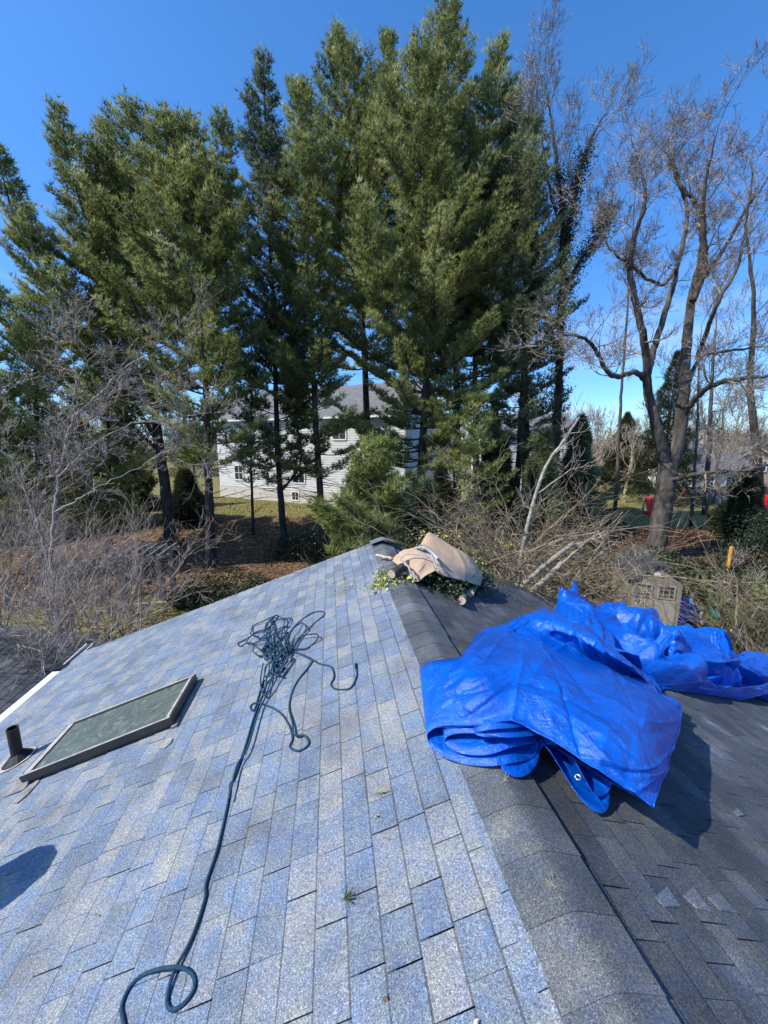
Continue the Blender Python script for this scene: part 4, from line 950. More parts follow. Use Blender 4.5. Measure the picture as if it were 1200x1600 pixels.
def limb_tree(name, label, cat, limbs, mat_wood, mat_twig, dist, rng, group=None, twig_len=1.4, depth=3, every=4, rmin=.006, spread=.75, upb=.1, base=None):
    """limbs: list of ([(px,py,dd),...], r0, r1, twigs from fraction)"""
    P0 = at(limbs[0][0][0][0], limbs[0][0][0][1], dist); t = empty(name, (P0[0], P0[1], GZ), label, cat, group)
    wb = MB(); tw = Twigs()
    for li, (pts, r0, r1, fr0) in enumerate(limbs):
        P = [at(p[0], p[1], dist+(p[2] if len(p) > 2 else 0)) for p in pts]
        if li == 0: P[0][2] = GZ-.1
        n = max(14, len(P)*6); Pc = catmull(P, n); 
        Pc[1:-1] += RNG.normal(0, .02, (n-2, 3)); rad = np.linspace(r0, r1, n)
        if li == 0: rad = rad*(1+.25*np.exp(-np.arange(n)/1.5))
        wb.tube(Pc, rad, 10 if r0 > .12 else 7)
        i0 = int(n*fr0)
        for i in range(i0, n, every):
            d = Pc[min(n-1, i+1)]-Pc[i-1]; d = d/np.linalg.norm(d); e = d*.6+rv(rng, .6); e[2] += .15
            grow(tw, Pc[i], e, twig_len*rng.uniform(.6, 1.15), max(rmin*1.5, rad[i]*.38), depth, rng, spread=spread, upb=upb, rmin=rmin)
        if fr0 < .99:
            d = Pc[-1]-Pc[-2]; grow(tw, Pc[-1], d, twig_len*1.1, r1*.9, depth, rng, spread=spread, upb=upb, rmin=rmin)
    wb.build('trunk', mat_wood, t, smooth=True)
    m = MB(); m.segs(tw.A, tw.B, tw.R, tw.E, 3, tone=RNG.uniform(size=len(tw.A))); m.build('twigs', mat_twig, t)
    return t, tw
rg = random.Random(21)
big = [
 ([(1022, 885), (1026, 850), (1034, 800), (1040, 765), (1044, 722)], .47, .46, 1.0),
 ([(1040, 740), (1034, 700), (1022, 650), (1012, 610), (1010, 560, -.5), (1000, 500, -1), (985, 430, -1), (992, 370, -1.5), (1008, 320, -2), (1004, 275, -2)], .30, .04, .45),
 ([(1012, 600), (995, 582, -.5), (965, 588, -1), (948, 580, -1.2), (930, 545, -1.5), (905, 525, -2), (880, 524, -2)], .15, .05, .35),
 ([(1012, 585), (1026, 530, .5), (1048, 460, 1), (1062, 400, 1.5), (1074, 330, 2), (1054, 270, 2), (1046, 245, 2)], .18, .03, .35),
 ([(1046, 740), (1062, 680), (1068, 600), (1072, 540, .5), (1080, 470, 1), (1098, 390, 1), (1092, 330, 1.5), (1062, 285, 1.5), (1052, 240, 2)], .34, .04, .5),
 ([(1082, 470, .8), (1100, 420, .5), (1098, 340, 0), (1104, 275, -.5), (1118, 215, -1)], .17, .025, .3),
 ([(1066, 650), (1090, 620, -1), (1118, 600, -2), (1160, 592, -3), (1215, 585, -3.5)], .16, .06, .3),
 ([(1070, 610), (1095, 560, 1), (1140, 548, 1), (1210, 540, 1.5)], .12, .04, .3),
 ([(1086, 450, .8), (1125, 400, 1.5), (1165, 330, 2), (1205, 270, 2)], .13, .03, .25),
 ([(1040, 752), (1070, 745, -1), (1110, 738, -2), (1160, 735, -3), (1210, 725, -3)], .13, .05, .3),
 ([(1062, 405, 1.5), (1040, 442, .5), (1020, 440, 0), (985, 415, -1), (955, 390, -1), (930, 350, -1)], .10, .03, .3),
 ([(1090, 560, 0), (1118, 480, -2), (1150, 420, -2), (1168, 340, -2), (1176, 270, -2)], .11, .025, .3)]
limb_tree('bare_tree', 'largest bare tree with a forked grey trunk and seed pods on the right', 'tree', big, M_BARKG, M_TWIGF, 20.5, rg, twig_len=1.35, depth=3, every=2, rmin=.007, upb=.07)
ivt = [([(862, 790), (868, 700), (873, 600), (876, 500), (880, 400), (878, 330), (872, 270), (862, 200), (855, 150)], .30, .03, .55),
 ([(879, 400), (892, 340), (900, 290), (915, 240), (932, 200), (945, 180)], .16, .03, .35),
 ([(876, 470), (905, 410), (935, 370), (950, 330)], .12, .03, .3),
 ([(874, 560), (845, 470), (838, 380), (838, 260), (834, 190)], .13, .03, .4),
 ([(880, 360), (860, 300), (850, 240), (840, 170)], .1, .03, .3)]
ivy_tree, _ = limb_tree('ivy_clad_tree', 'bare tree wrapped in dark ivy between the pines and the largest bare tree', 'tree', ivt, M_BARKD, M_TWIGF, 24, rg, twig_len=1.7, depth=3, every=4, rmin=.009, upb=.14)
cents = []
for pts in (ivt[0][0][:7], ivt[1][0][:4], ivt[2][0], ivt[3][0][:3]):
    Pc = catmull([at(a, b, 24) for a, b in pts], 26 if len(pts) > 4 else 12); cents += list(Pc)
leafmass('ivy', None, None, cents, 330, (.26, .26, .22), .11, M_IVY, parent=ivy_tree)
iv2, _ = limb_tree('ivy_clad_tree', 'second ivy-wrapped trunk left of the other, half hidden by pine boughs', 'tree', [([(822, 790), (822, 680), (820, 560), (824, 440), (830, 330), (836, 240)], .26, .04, .6)], M_BARKD, M_TWIGF, 25.5, rg, twig_len=1.6, depth=3, rmin=.009)
leafmass('ivy', None, None, list(catmull([at(822, 740, 25.5), at(822, 640, 25.5), at(820, 560, 25.5), at(824, 440, 25.5), at(829, 350, 25.5)], 24)), 300, (.28, .28, .25), .11, M_IVY, parent=iv2)
leafmass('ivy', None, None, [at(x, y, 20) for x, y in ((990, 400), (1003, 392))], 4, (.1, .1, .1), .05, M_IVY, parent=iv2) if False else None
# slimmer bare trees behind on the right
sl_ = [([(1102, 800), (1108, 700), (1112, 600), (1118, 520)], .22, .08, .4, 'slim grey trunk with a thin bare crown just right of the forked tree', 34),
       ([(1186, 820), (1184, 720), (1172, 600), (1178, 480), (1165, 350)], .34, .06, .3, 'thick grey bare tree standing near the right picture edge', 30),
       ([(1085, 790), (1087, 720), (1090, 640), (1092, 560)], .12, .05, .3, 'thin pale sapling trunk in front of the fence', 29),
       ([(1128, 790), (1120, 740), (1128, 690), (1130, 640)], .16, .05, .3, 'short dark double-stemmed bare tree before the board fence', 38),
       ([(965, 760), (968, 660), (975, 560), (985, 420), (992, 300)], .16, .04, .4, 'pale sycamore-like trunk seen left behind the forked tree', 36)]
for pts, a, b_, f0, lb_, ds in sl_:
    limb_tree('bare_tree', lb_, 'tree', [(pts, a, b_, f0)], M_BARKG, M_TWIGF, ds, rg, twig_len=2.6, depth=3, every=3, rmin=.013, upb=.12)
def ycol(name, label, px, dist, top, mat_, rad, cat='evergreen tree', seed=0, n=9000):
    rad *= .9; p = at(px, 700, dist); p[2] = GZ; tp = at(px, top, dist)[2]; t = empty(name, p, label, cat)
    MB().tube([p, (p[0], p[1], tp-.3)], [.18, .03], 7).build('trunk', M_BARKD, t)
    u = RNG.uniform(0, 1, n)**.75; z = GZ+.6+(tp-GZ-.6)*(1-u); rr_ = rad*(u**.8)*RNG.uniform(.55, 1.0, n)*(1+.22*np.sin(z*3+seed)); a = RNG.uniform(0, 6.28, n)
    P = np.stack([p[0]+np.cos(a)*rr_, p[1]+np.sin(a)*rr_, z], -1); D = np.stack([np.cos(a), np.sin(a), a*0+.25], -1); D /= np.linalg.norm(D, axis=1, keepdims=True)
    mb = MB(); tuft_mesh(mb, P, D, .34, .06, 4, np.clip(.45+.25*np.sin(a*5+z*2)+RNG.normal(0, .2, n), 0, 1)); mb.build('crown', mat_, t)
ycol('spruce_tree', 'dark conical spruce with a pointed top behind the forked tree', 1040, 40, 548, M_SPRUCE, 3.6, seed=1)
ycol('cedar_tree', 'olive rounded cedar behind the low limb on the lawn edge', 975, 50, 645, M_SPRUCE, 3.6, seed=2)
ycol('holly_tree', 'dark evergreen near the white corner of the neighbouring house', 905, 30, 690, M_SPRUCE, 1.6, seed=3, n=6000)
ycol('cedar_tree', 'dark evergreen low between the central pine trunks', 770, 31, 640, M_SPRUCE, 1.9, seed=4, n=6000)
ycol('cedar_tree', 'mid-green evergreen behind the twiggy shrubs at far left', 120, 26, 640, M_NEED, 3.2, seed=5)
ycol('cedar_tree', 'green evergreen behind the shrubs left of the first pine', 190, 31, 610, M_SPRUCE, 2.6, seed=6)

for k_, (lb_, px_, ds_, tp_, mt_, rd_) in enumerate((('dark holly between the tallest pine and the ivy-clad trunks', 785, 22, 690, M_SPRUCE, 1.5), ('dark bushy evergreen right behind the small bushy pines', 690, 20, 735, M_SPRUCE, 1.6),
     ('grey-green shrubby evergreen under the ivy-clad tree', 850, 21, 672, M_NEEDD, 1.9), ('pale-tipped evergreen in front of the far white corner', 905, 24, 650, M_NEEDD, 2.0), ('dark holly at far left behind the thicket', 15, 24, 650, M_SPRUCE, 2.6), ('dark low evergreen left of the bare-trunked pine', 285, 27, 735, M_SPRUCE, 2.0), ('dark evergreen low behind the right leafy bushes', 1175, 24, 735, M_SPRUCE, 1.8))):
    ycol('holly_tree', lb_, px_, ds_, tp_, mt_, rd_, seed=30+k_, n=7000)
# distant bare trees along the horizon
def far_tree(dist, px, hgt, seed):
    rng = random.Random(seed); p = at(px, 690, dist); p[2] = GZ; t = empty('distant_tree', p, 'hazy bare brown tree on the skyline behind the houses', 'tree', 'bare trees along the skyline')
    tw = Twigs(); grow(tw, p, np.array([0, 0, 1.]), hgt*.5, .28, 4, rng, wig=.08, upb=.12, spread=.5, ratio=.68, rmin=.022)
    m = MB(); m.segs(tw.A, tw.B, tw.R, tw.E, 3, tone=RNG.uniform(size=len(tw.A))); m.build('branches', M_TWIGF, t); return t
proto = [far_tree(70, 1150, 13, 3), far_tree(75, 930, 12, 4), far_tree(64, 600, 12, 5)]
fr_ = random.Random(9)
for k, px in enumerate([-120, -60, -10, 40, 90, 150, 215, 280, 345, 400, 520, 570, 640, 700, 760, 830, 880, 985, 1040, 1090, 1190, 1240, 1300]):
    src = proto[k % 3]; c = src.copy(); C.objects.link(c); d_ = fr_.uniform(58, 100); p = at(px, 690, d_); c.location = (p[0], p[1], GZ-.1); s_ = fr_.uniform(.85, 1.25); c.scale = (s_, s_, s_); c.rotation_euler[2] = fr_.uniform(0, 6.28)
    for ch in src.children: g = ch.copy(); C.objects.link(g); g.parent = c

n = 60000; pxs = RNG.uniform(-700, 1900, n); dd = RNG.uniform(105, 150, n); cxs = (pxs-600)/600; hh = 7.5+2.5*np.sin(cxs*9)+1.8*np.sin(cxs*23+1)+RNG.normal(0, .8, n); zz = GZ+hh*RNG.uniform(0, 1, n)**.8
P = np.stack([dd*(math.sin(YAW)+cxs*math.cos(YAW)), dd*(math.cos(YAW)-cxs*math.sin(YAW)), zz], -1); D = np.stack([RNG.normal(0, .35, n), RNG.normal(0, .35, n), np.ones(n)], -1)
S_ = np.cross(D, RNG.normal(size=(n, 3))); S_ /= np.linalg.norm(S_, axis=1, keepdims=True); V = np.stack([P-S_*.09, P+S_*.09, P+D*1.5], 1).reshape(-1, 3)
o = MB().add(V, None, np.arange(n*3).reshape(-1, 3), RNG.uniform(size=n)).build('distant_woodland', simple('far_twigs', (.17, .14, .125), .95, .3, .2, tonevar=.5), kind='stuff'); setp(o, 'brown leafless woodland closing the horizon behind the houses', 'woodland')
for k, (px, ds, r_, top) in enumerate(((60, 60, 4, 650), (300, 62, 4.5, 640), (420, 75, 5, 655), (690, 60, 4, 650), (860, 70, 5, 655), (1120, 85, 5, 668), (1185, 90, 6, 672))):
    ycol('distant_evergreen', ('dark evergreen on the skyline at far left', 'dark evergreen on the skyline left of the white house', 'evergreen peeping over the white house roof', 'evergreen on the skyline between central trunks', 'evergreen behind the ivy-clad tree on the skyline', 'small evergreen above the grey roof', 'evergreen above the brick gable')[k], px, ds, top, M_SPRUCE, r_, seed=10+k, n=3500)

# foreground bare shrubs on the left ---------------------------------
def shrub(label, base, stems, rng, mat_=M_TWIG, name='bare_shrub', hr=(2.2, 3.6), depth=3, r=.028, sp=.42, lean=(0, 0), rmin=.0042, upb=.05, ratio=.72, cat='shrub', group=None):
    t = empty(name, base, label, cat, group); tw = Twigs()
    for k in range(stems+1):
        d = np.array([rng.gauss(lean[0], sp), rng.gauss(lean[1], sp), 1.0]); b = np.array(base)+np.array([rng.gauss(0, .12), rng.gauss(0, .12), 0])
        grow(tw, b, d, rng.uniform(*hr)*.66, r*rng.uniform(.7, 1.2), depth, rng, wig=.13, upb=upb, spread=.62, ratio=ratio, rmin=rmin)
    thick = [i for i in range(len(tw.A)) if tw.R[i] > rmin*2.4]; thin = [i for i in range(len(tw.A)) if tw.R[i] <= rmin*2.4]
    g = lambda L_, ii: [L_[i] for i in ii]
    MB().segs(g(tw.A, thick), g(tw.B, thick), g(tw.R, thick), g(tw.E, thick), 6, tone=.6).build('stems', mat_, t, smooth=True)
    m = MB(); m.segs(g(tw.A, thin), g(tw.B, thin), g(tw.R, thin), g(tw.E, thin), 3, tone=RNG.uniform(size=len(thin))); m.build('twigs', mat_, t); return t
rs = random.Random(33)
def gb(px, dist): p = at(px, 1000, dist); p[2] = GZ; return p
shrub('bare multi-stemmed shrub rising beside the white gutter', gb(82, 8.2), 3, rs, r=.045, hr=(2.7, 3.7), sp=.22)
shrub('thin bare shrub with forked pale stems left of the gutter corner', gb(30, 7.2), 3, rs, r=.038, hr=(2.7, 3.6), sp=.22)
shrub('bare shrub with several slender stems beyond the roof corner', gb(178, 9.6), 4, rs, r=.034, hr=(2.5, 3.4), sp=.25)
shrub('bare twiggy shrub nearest the far left roof edge, spreading right', gb(222, 10.6), 4, rs, r=.032, hr=(2.3, 3.2), sp=.32)
shrub('dense purple-grey twiggy shrub against the left picture edge', gb(-20, 9.6), 5, rs, r=.036, hr=(3.0, 4.0), sp=.35)
shrub('dense bare shrub in the middle of the left thicket', gb(110, 12), 6, rs, r=.036, hr=(2.8, 3.8), sp=.4)
shrub('tall bare shrub behind the thicket beside the pine trunks', gb(215, 13.5), 5, rs, r=.036, hr=(2.9, 3.8), sp=.36)
shrub('bare reddish shrub at far left behind the dense thicket', gb(20, 14), 6, rs, r=.04, hr=(3.3, 4.4), sp=.4, mat_=M_TWIGF)
# the taller pale branch that arches over the thicket
bt = [([(88, 960), (80, 880), (85, 800), (92, 740, .3), (112, 660, .5), (150, 620, .5), (195, 575, .5), (240, 553, .5)], .055, .012, .45),
      ([(82, 905), (60, 820), (30, 740), (-10, 690)], .04, .012, .3), ([(92, 745), (140, 700), (200, 665), (262, 655)], .03, .01, .2), ([(112, 670), (118, 600), (110, 540)], .025, .01, .3),
      ([(85, 800), (140, 770), (205, 735), (270, 700)], .025, .01, .3)]
limb_tree('young_bare_tree', 'taller young tree with pale branches arching over the left thicket', 'tree', bt, M_TWIG, M_TWIG, 9.8, rs, twig_len=1.0, depth=3, every=3, rmin=.005, upb=.05)
for k, px in enumerate([-90, -20, 70, 930, 985, 1045, 1110, 1150, 1230]):
    c = proto[k % 3].copy(); C.objects.link(c); d_ = fr_.uniform(40, 54); p = at(px, 690, d_); c.location = (p[0], p[1], GZ-.1); s_ = fr_.uniform(.55, .85); c.scale = (s_, s_, s_); c.rotation_euler[2] = fr_.uniform(0, 6.28)
    c['label'] = 'smaller bare tree standing nearer, about the lawns and houses below the skyline trees'; c['group'] = 'smaller bare trees between the houses'
    for ch in proto[k % 3].children: g = ch.copy(); C.objects.link(g); g.parent = c
# dark low bushes
def bush(label, c, r, n, mat_=M_SHRUB, size=.09, name='evergreen_bush', cat='bush'):
    P = RNG.normal(size=(n, 3)); P /= np.linalg.norm(P, axis=1, keepdims=True); P *= (RNG.uniform(.35, 1, (n, 1))**.5)*np.array(r)*(1+.2*np.sin(P[:, :1]*5+P[:, 1:2]*7)); P[:, 2] = np.abs(P[:, 2])
    V, Q, t_ = leaf_quads(P+np.array(c), size, RNG.uniform(size=n), .8)
    e = empty(name, c, label, cat); MB().add(V, Q, tone=t_).build('foliage', mat_, e)
    A = np.tile(np.array(c, float), (9, 1)); B_ = A+RNG.normal(size=(9, 3))*np.array(r)*.4; B_[:, 2] = c[2]+r[2]*.7; MB().segs(A, B_, np.full(9, .03), np.full(9, .01), 4).build('stems', M_BARKD, e); return e
def gpt(px, py): p = ground(px, py); p[2] = GZ; return p
bush('dark rounded bush at the foot of the bare-trunked pine, left one of two', gpt(298, 945), (.8, .8, .8), 3200)
bush('dark low bush nearer the roof, right one of two', gpt(352, 955), (.9, .8, .7), 3200)
bush('small brown-black leafy bush behind the gutter corner', gpt(95, 1035), (1.0, .7, .8), 1800, M_SHRUB)
bush('dark rhododendron mound right of the forked tree base', gpt(1100, 925), (2.4, 1.8, 1.3), 9000, M_SHRUB, .13)
bush('tall leafy dark bush at the right picture edge', gpt(1185, 905), (1.9, 1.8, 3.0), 9000, M_SHRUB, .12)
bush('grey-green low shrub in front of the forked tree trunk', gpt(975, 905), (1.6, .9, 1.0), 2600, M_CEDAR, .12)
bush('dark shrub left of the playhouse under the lawn edge', gpt(880, 880), (2.6, 1.5, 1.5), 7000, M_SHRUB, .12)
bush('dark evergreen shrub rising directly behind the tan canvas', gpt(712, 985), (1.5, 1.0, 3.1), 6500, M_SHRUB, .11)
bush('ivy-draped shrub behind the two cut poles', gpt(858, 975), (1.5, 1.0, 2.9), 6500, M_IVY, .11)
bush('dark shrub between the tall pale stem and the canvas', gpt(775, 960), (1.6, 1.0, 3.0), 6500, M_SHRUB, .11)
bush('grey-green shrub beyond the top of the tall pale stem', gpt(925, 850), (2.2, 1.2, 2.4), 6500, M_SHRUB, .13)
bush('dark shrub in shade at the foot of the white house trunks', gpt(470, 870), (1.8, 1.2, 1.5), 5000, M_SHRUB, .11)
bush('leafy dark green shrub poking through the brush heap left of the playhouse', gpt(905, 935), (1.5, .9, 1.5), 5000, M_SHRUB, .1)
bush('ivy mound behind the playhouse under the forked tree', gpt(1010, 880), (2.0, .9, .9), 5000, M_IVY, .11)
bush('ivy covered mound below the ridge end between the pines', gpt(420, 930), (1.6, 1.1, .6), 4000, M_IVY, .1)
lx, ly = scatter(34000, 1.5, 15, 8.5, 19.5); P = np.stack([lx, ly, gheight(lx, ly)+np.abs(RNG.normal(0, .13, len(lx)))], -1); V, Q, t_ = leaf_quads(P, .11, RNG.uniform(size=len(P)), .7)
o = MB().add(V, Q, tone=t_).build('ground_ivy', M_IVY, kind='stuff'); setp(o, 'dark ivy covering the shaded ground beyond the right roof slope', 'ground cover')
lx, ly = scatter(16000, -9, 1.5, 10, 19); keep = np.sin(lx*.9)+np.cos(ly*.8+lx*.4) > .55; lx, ly = lx[keep], ly[keep]; P = np.stack([lx, ly, gheight(lx, ly)+np.abs(RNG.normal(0, .1, len(lx)))], -1); V, Q, t_ = leaf_quads(P, .11, RNG.uniform(size=len(P)), .7)
o = MB().add(V, Q, tone=t_).build('ground_ivy', M_IVY, kind='stuff'); setp(o, 'patches of dark ivy under the left pines', 'ground cover')
# brown leafy bank beyond the forked tree
lx = RNG.uniform(8, 24, 26000); ly = RNG.normal(21.5, 1.3, 26000); P = np.stack([lx, ly, gheight(lx, ly)+np.abs(RNG.normal(0, .16, 26000))], -1)
V, Q, t_ = leaf_quads(P, .12, RNG.uniform(size=len(P)), .6); o = MB().add(V, Q, tone=t_).build('leafy_bank', simple('rust_leaf', (.15, .075, .045), .85, .35, 2, tonevar=.6), kind='stuff'); setp(o, 'rust-brown leafy ground cover on the bank before the lawn', 'ground cover')

# brush pile beyond the right roof slope ------------------------------
tw = Twigs(); rb_ = random.Random(77)
for k in range(112):
    px = rb_.gauss(795, 62); py = rb_.uniform(850, 950); dist = rb_.uniform(6.9, 10.5); p = at(px, py, dist)
    d = np.array([rb_.gauss(0, .8), rb_.gauss(0, .5), rb_.uniform(-.1, 1.0)]); grow(tw, p, d, rb_.uniform(.8, 1.7), rb_.uniform(.008, .02), 2, rb_, wig=.17, upb=-.03, spread=.6, rmin=.004)
for k in range(34):
    px = rb_.uniform(840, 985); py = rb_.uniform(930, 965); dist = rb_.uniform(6.6, 8); p = at(px, py, dist)
    d = np.array([rb_.gauss(.2, .9), rb_.gauss(0, .4), rb_.uniform(-.1, .5)]); grow(tw, p, d, rb_.uniform(.5, 1.1), rb_.uniform(.006, .014), 2, rb_, wig=.2, upb=-.05, spread=.6, rmin=.0035)
m = MB(); m.segs(tw.A, tw.B, tw.R, tw.E, 3, tone=RNG.uniform(size=len(tw.A))); o = m.build('brush_pile', M_TWIGB, kind='stuff'); setp(o, 'tangled heap of cut brown branches beyond the shaded roof slope', 'brush pile')
leafmass('brush_leaves', 'green leaves clinging to the heap of cut branches', 'leaves', [at(x, y, 7.4) for x, y in ((700, 915), (770, 928), (800, 925), (720, 890), (790, 945), (860, 940))]+[at(x, y, 9) for x, y in ((680, 840), (740, 870), (800, 860))], 170, (.28, .3, .12), .06, M_CLIP, kind='stuff')
# fallen pieces one can point at
def fallen(label, pts, r0, r1, dist, seed, mat_=M_LOG, tw_len=.6, name='fallen_branch', every=5, cutend=True, fr0=.35):
    rng = random.Random(seed); P = [at(a, b, dist+(c[0] if c else 0)) for a, b, *c in pts]; e = empty(name, P[0], label, 'branch')
    Pc = catmull(P, 30); Pc[1:-1] += RNG.normal(0, .006, (28, 3)); rad = np.linspace(r0, r1, 30); MB().tube(Pc, rad, 8).build('stem', mat_, e, smooth=True)
    t_ = Twigs()
    for i in range(int(30*fr0), 30, every):
        d = Pc[min(29, i+1)]-Pc[i-1]; d /= np.linalg.norm(d); grow(t_, Pc[i], d+rv(rng, .5), tw_len*rng.uniform(.5, 1.1), max(.006, rad[i]*.5), 2, rng, rmin=.004)
    if t_.A: MB().segs(t_.A, t_.B, t_.R, t_.E, 3, tone=.5).build('twigs', M_TWIG, e)
    if cutend:
        d = Pc[0]-Pc[1]; d /= np.linalg.norm(d); MB().tube([Pc[0], Pc[0]+d*.004], r0*.97, 8).build('cut_end', M_CUT, e)
fallen('tall pale bare stem standing up out of the brush pile', [(806, 930), (812, 890), (822, 830), (850, 735, .3), (880, 690, .5), (905, 652, .8)], .055, .022, 8, 1, tw_len=.9)
fallen('thick cut pole resting on the roof edge, upper of the two', [(815, 917), (838, 895), (868, 870), (897, 848)], .052, .04, 7.1, 2, fr0=.9)
fallen('thick cut pole resting on the roof edge, lower of the two', [(818, 934), (838, 918), (860, 898), (878, 880)], .055, .045, 6.9, 3, fr0=.95)
fallen('short white peeled stick pointing up behind the crumpled tarpaulin', [(1097, 975), (1095, 955), (1085, 945), (1079, 937)], .03, .02, 6.6, 4, M_WHITE if False else M_LOG, tw_len=.2, fr0=.9)
fallen('pale forked stick standing just behind the tarpaulin heap', [(985, 960), (990, 948), (998, 940), (1003, 934)], .018, .012, 6.6, 5, tw_len=.15, fr0=.5)
fallen('long thin arching twig above the playhouse roof', [(905, 900), (940, 862), (975, 848), (1010, 868)], .012, .006, 8.5, 6, M_TWIG, tw_len=.3, fr0=.3, cutend=False)
fallen('crooked bare twig rising at the right above the teal tarpaulin', [(1150, 980), (1152, 940), (1150, 905), (1140, 900)], .014, .008, 7.5, 7, M_TWIG, tw_len=.5, fr0=.2, cutend=False)
fallen('pale curved branch lying low at the right picture edge', [(1142, 985), (1160, 1005), (1185, 1040), (1205, 1070)], .03, .015, 7.2, 8, M_TWIG, tw_len=.4, fr0=.3)
# feathery conifer boughs at the right edge
e = empty('conifer_bough', at(1180, 1010, 8), 'yellow-green feathery conifer boughs at the right edge below the tall bush', 'conifer'); fol, wood = MB(), MB()
P0 = at(1240, 1010, 8.5); P1 = P0+np.array([-.2, 0, 1.5]); P0[2] = GZ
_, f_, _r = spine_of([P0, (P0+P1)/2, P1], .07, .02); crown_branches(fol, wood, f_, .3, 1.9, .0, .5, .24, (0, 0), 1.3, .8, 1, rng=random.Random(4), kk=8, ndl=.13)
wood.build('branches', M_BARKD, e); fol.build('foliage', M_CEDAR, e)
shrub('brown twiggy undergrowth right of the tarpaulin heap', at(1190, 1120, 8.0)*np.array([1, 1, 0])+np.array([0, 0, GZ]), 7, rs, M_TWIGB, r=.02, hr=(2.4, 3.4), sp=.4)

# thicket twigs below the pines, behind the ridge
tw = Twigs()
for k in range(110):
    px = rb_.uniform(560, 960); dist = rb_.uniform(11, 17); p = at(px, 800, dist); p[2] = GZ; d = np.array([rb_.gauss(0, .4), rb_.gauss(0, .4), 1]); grow(tw, p, d, rb_.uniform(1.4, 2.6), rb_.uniform(.012, .024), 2, rb_, wig=.2, upb=.0, spread=.7, rmin=.006)
m = MB(); m.segs(tw.A, tw.B, tw.R, tw.E, 3, tone=RNG.uniform(size=len(tw.A))); o = m.build('undergrowth', M_TWIGB, kind='stuff'); setp(o, 'tangled bare brown undergrowth beneath the central pines', 'undergrowth')

# ------------------------------------------------------------------ playhouse shed
shed = empty('playhouse_shed', (0, 0, GZ), 'small tan plastic shed with a dark roof and paned windows', 'shed')
ax = np.array([math.sin(YAW+math.radians(20)), math.cos(YAW+math.radians(20)), 0]); wx = np.array([ax[1], -ax[0], 0])
corner = at(986, 903, 12.6); EZ = corner[2]; LW, WW = 2.5, 1.5; ORG[shed.name] = np.array([corner[0], corner[1], GZ]); shed.location = ORG[shed.name]
def sp(u, v, z): return np.array([corner[0], corner[1], 0])+wx*u+ax*v+np.array([0, 0, z])
EZ = float(EZ); RZ = EZ+.55
def shbox(mb, u0, u1, v0, v1, z0, z1):
    V = [sp(u, v, z) for z in (z0, z1) for (u, v) in ((u0, v0), (u1, v0), (u1, v1), (u0, v1))]; mb.add(V, [[0, 3, 2, 1], [4, 5, 6, 7], [0, 1, 5, 4], [1, 2, 6, 5], [2, 3, 7, 6], [3, 0, 4, 7]])
wb = MB(); shbox(wb, 0, WW, 0, LW, GZ, EZ)
wb.add([sp(0, -.003, EZ), sp(WW, -.003, EZ), sp(WW/2, -.003, RZ), sp(0, LW, EZ), sp(WW, LW, EZ), sp(WW/2, LW, RZ)], None, [[0, 1, 2], [3, 5, 4]])
wo = wb.build('wall', M_SHEDW, shed)
rf = MB()
for sgn in (-1, 1):
    ue = WW/2+sgn*(WW/2+.12); zE = EZ-.10; n_ = np.array([0, 0, .05])
    A = [sp(ue, -.12, zE), sp(ue, LW+.12, zE), sp(WW/2, LW+.12, RZ+.02), sp(WW/2, -.12, RZ+.02)]
    rf.add(A+[p+n_ for p in A], [[0, 1, 2, 3], [4, 7, 6, 5], [0, 4, 5, 1], [1, 5, 6, 2], [2, 6, 7, 3], [3, 7, 4, 0]])
rf.build('roof', M_SHEDR, shed)
def paned(u0, v0, u1, v1, z0, z1, nx, nz, par):
    a = sp(u0, v0, z0); b = sp(u1, v1, z0); d = (b-a); w_ = np.linalg.norm(d); d /= w_; nrm = np.array([d[1], -d[0], 0]); 
    if np.dot(nrm, CAM-a) < 0: nrm = -nrm
    mb = MB(); up = np.array([0, 0, 1.]); R = np.stack([d, nrm, up], 1); h = z1-z0; c = a+d*w_/2+up*h/2
    for s_ in (-1, 1): mb.box(c+d*s_*(w_/2-.02)+nrm*.015, (.04, .03, h), R); mb.box(c+up*s_*(h/2-.02)+nrm*.014, (w_-.08, .03, .04), R)
    for i in range(1, nx): mb.box(a+d*w_*i/nx+up*h/2+nrm*.010, (.02, .018, h-.08), R)
    for i in range(1, nz): mb.box(c-up*h/2+up*h*i/nz+nrm*.009, (w_-.08, .017, .02), R)
    o = mb.build('window', M_SHEDL, par); MB().box(c+nrm*.003, (w_-.06, .006, h-.06), R).build('pane', M_GLASS, o)
M_SHEDL = simple('shed_trim', (.33, .30, .25), .6, .1, 3)
for k in range(4): paned(0, .20+k*.56, 0, .20+k*.56+.44, EZ-.42, EZ-.12, 3, 2, shed)
for k in range(2): paned(.16+k*.66, 0, .16+k*.66+.5, 0, EZ-.62, EZ-.14, 3, 3, shed)
mb = MB(); 
for k in range(2): shbox(mb, .10+k*.66, .10+k*.66+.62, -.02, -.004, GZ+.08, EZ-.68)
mb.build('door', M_SHEDL, shed)
mb = MB(); c = sp(WW/2, -.02, EZ+.22); mb.tube([c, c+ax*.02], .11, 4); mb.build('gable_vent', M_WHITE, shed)
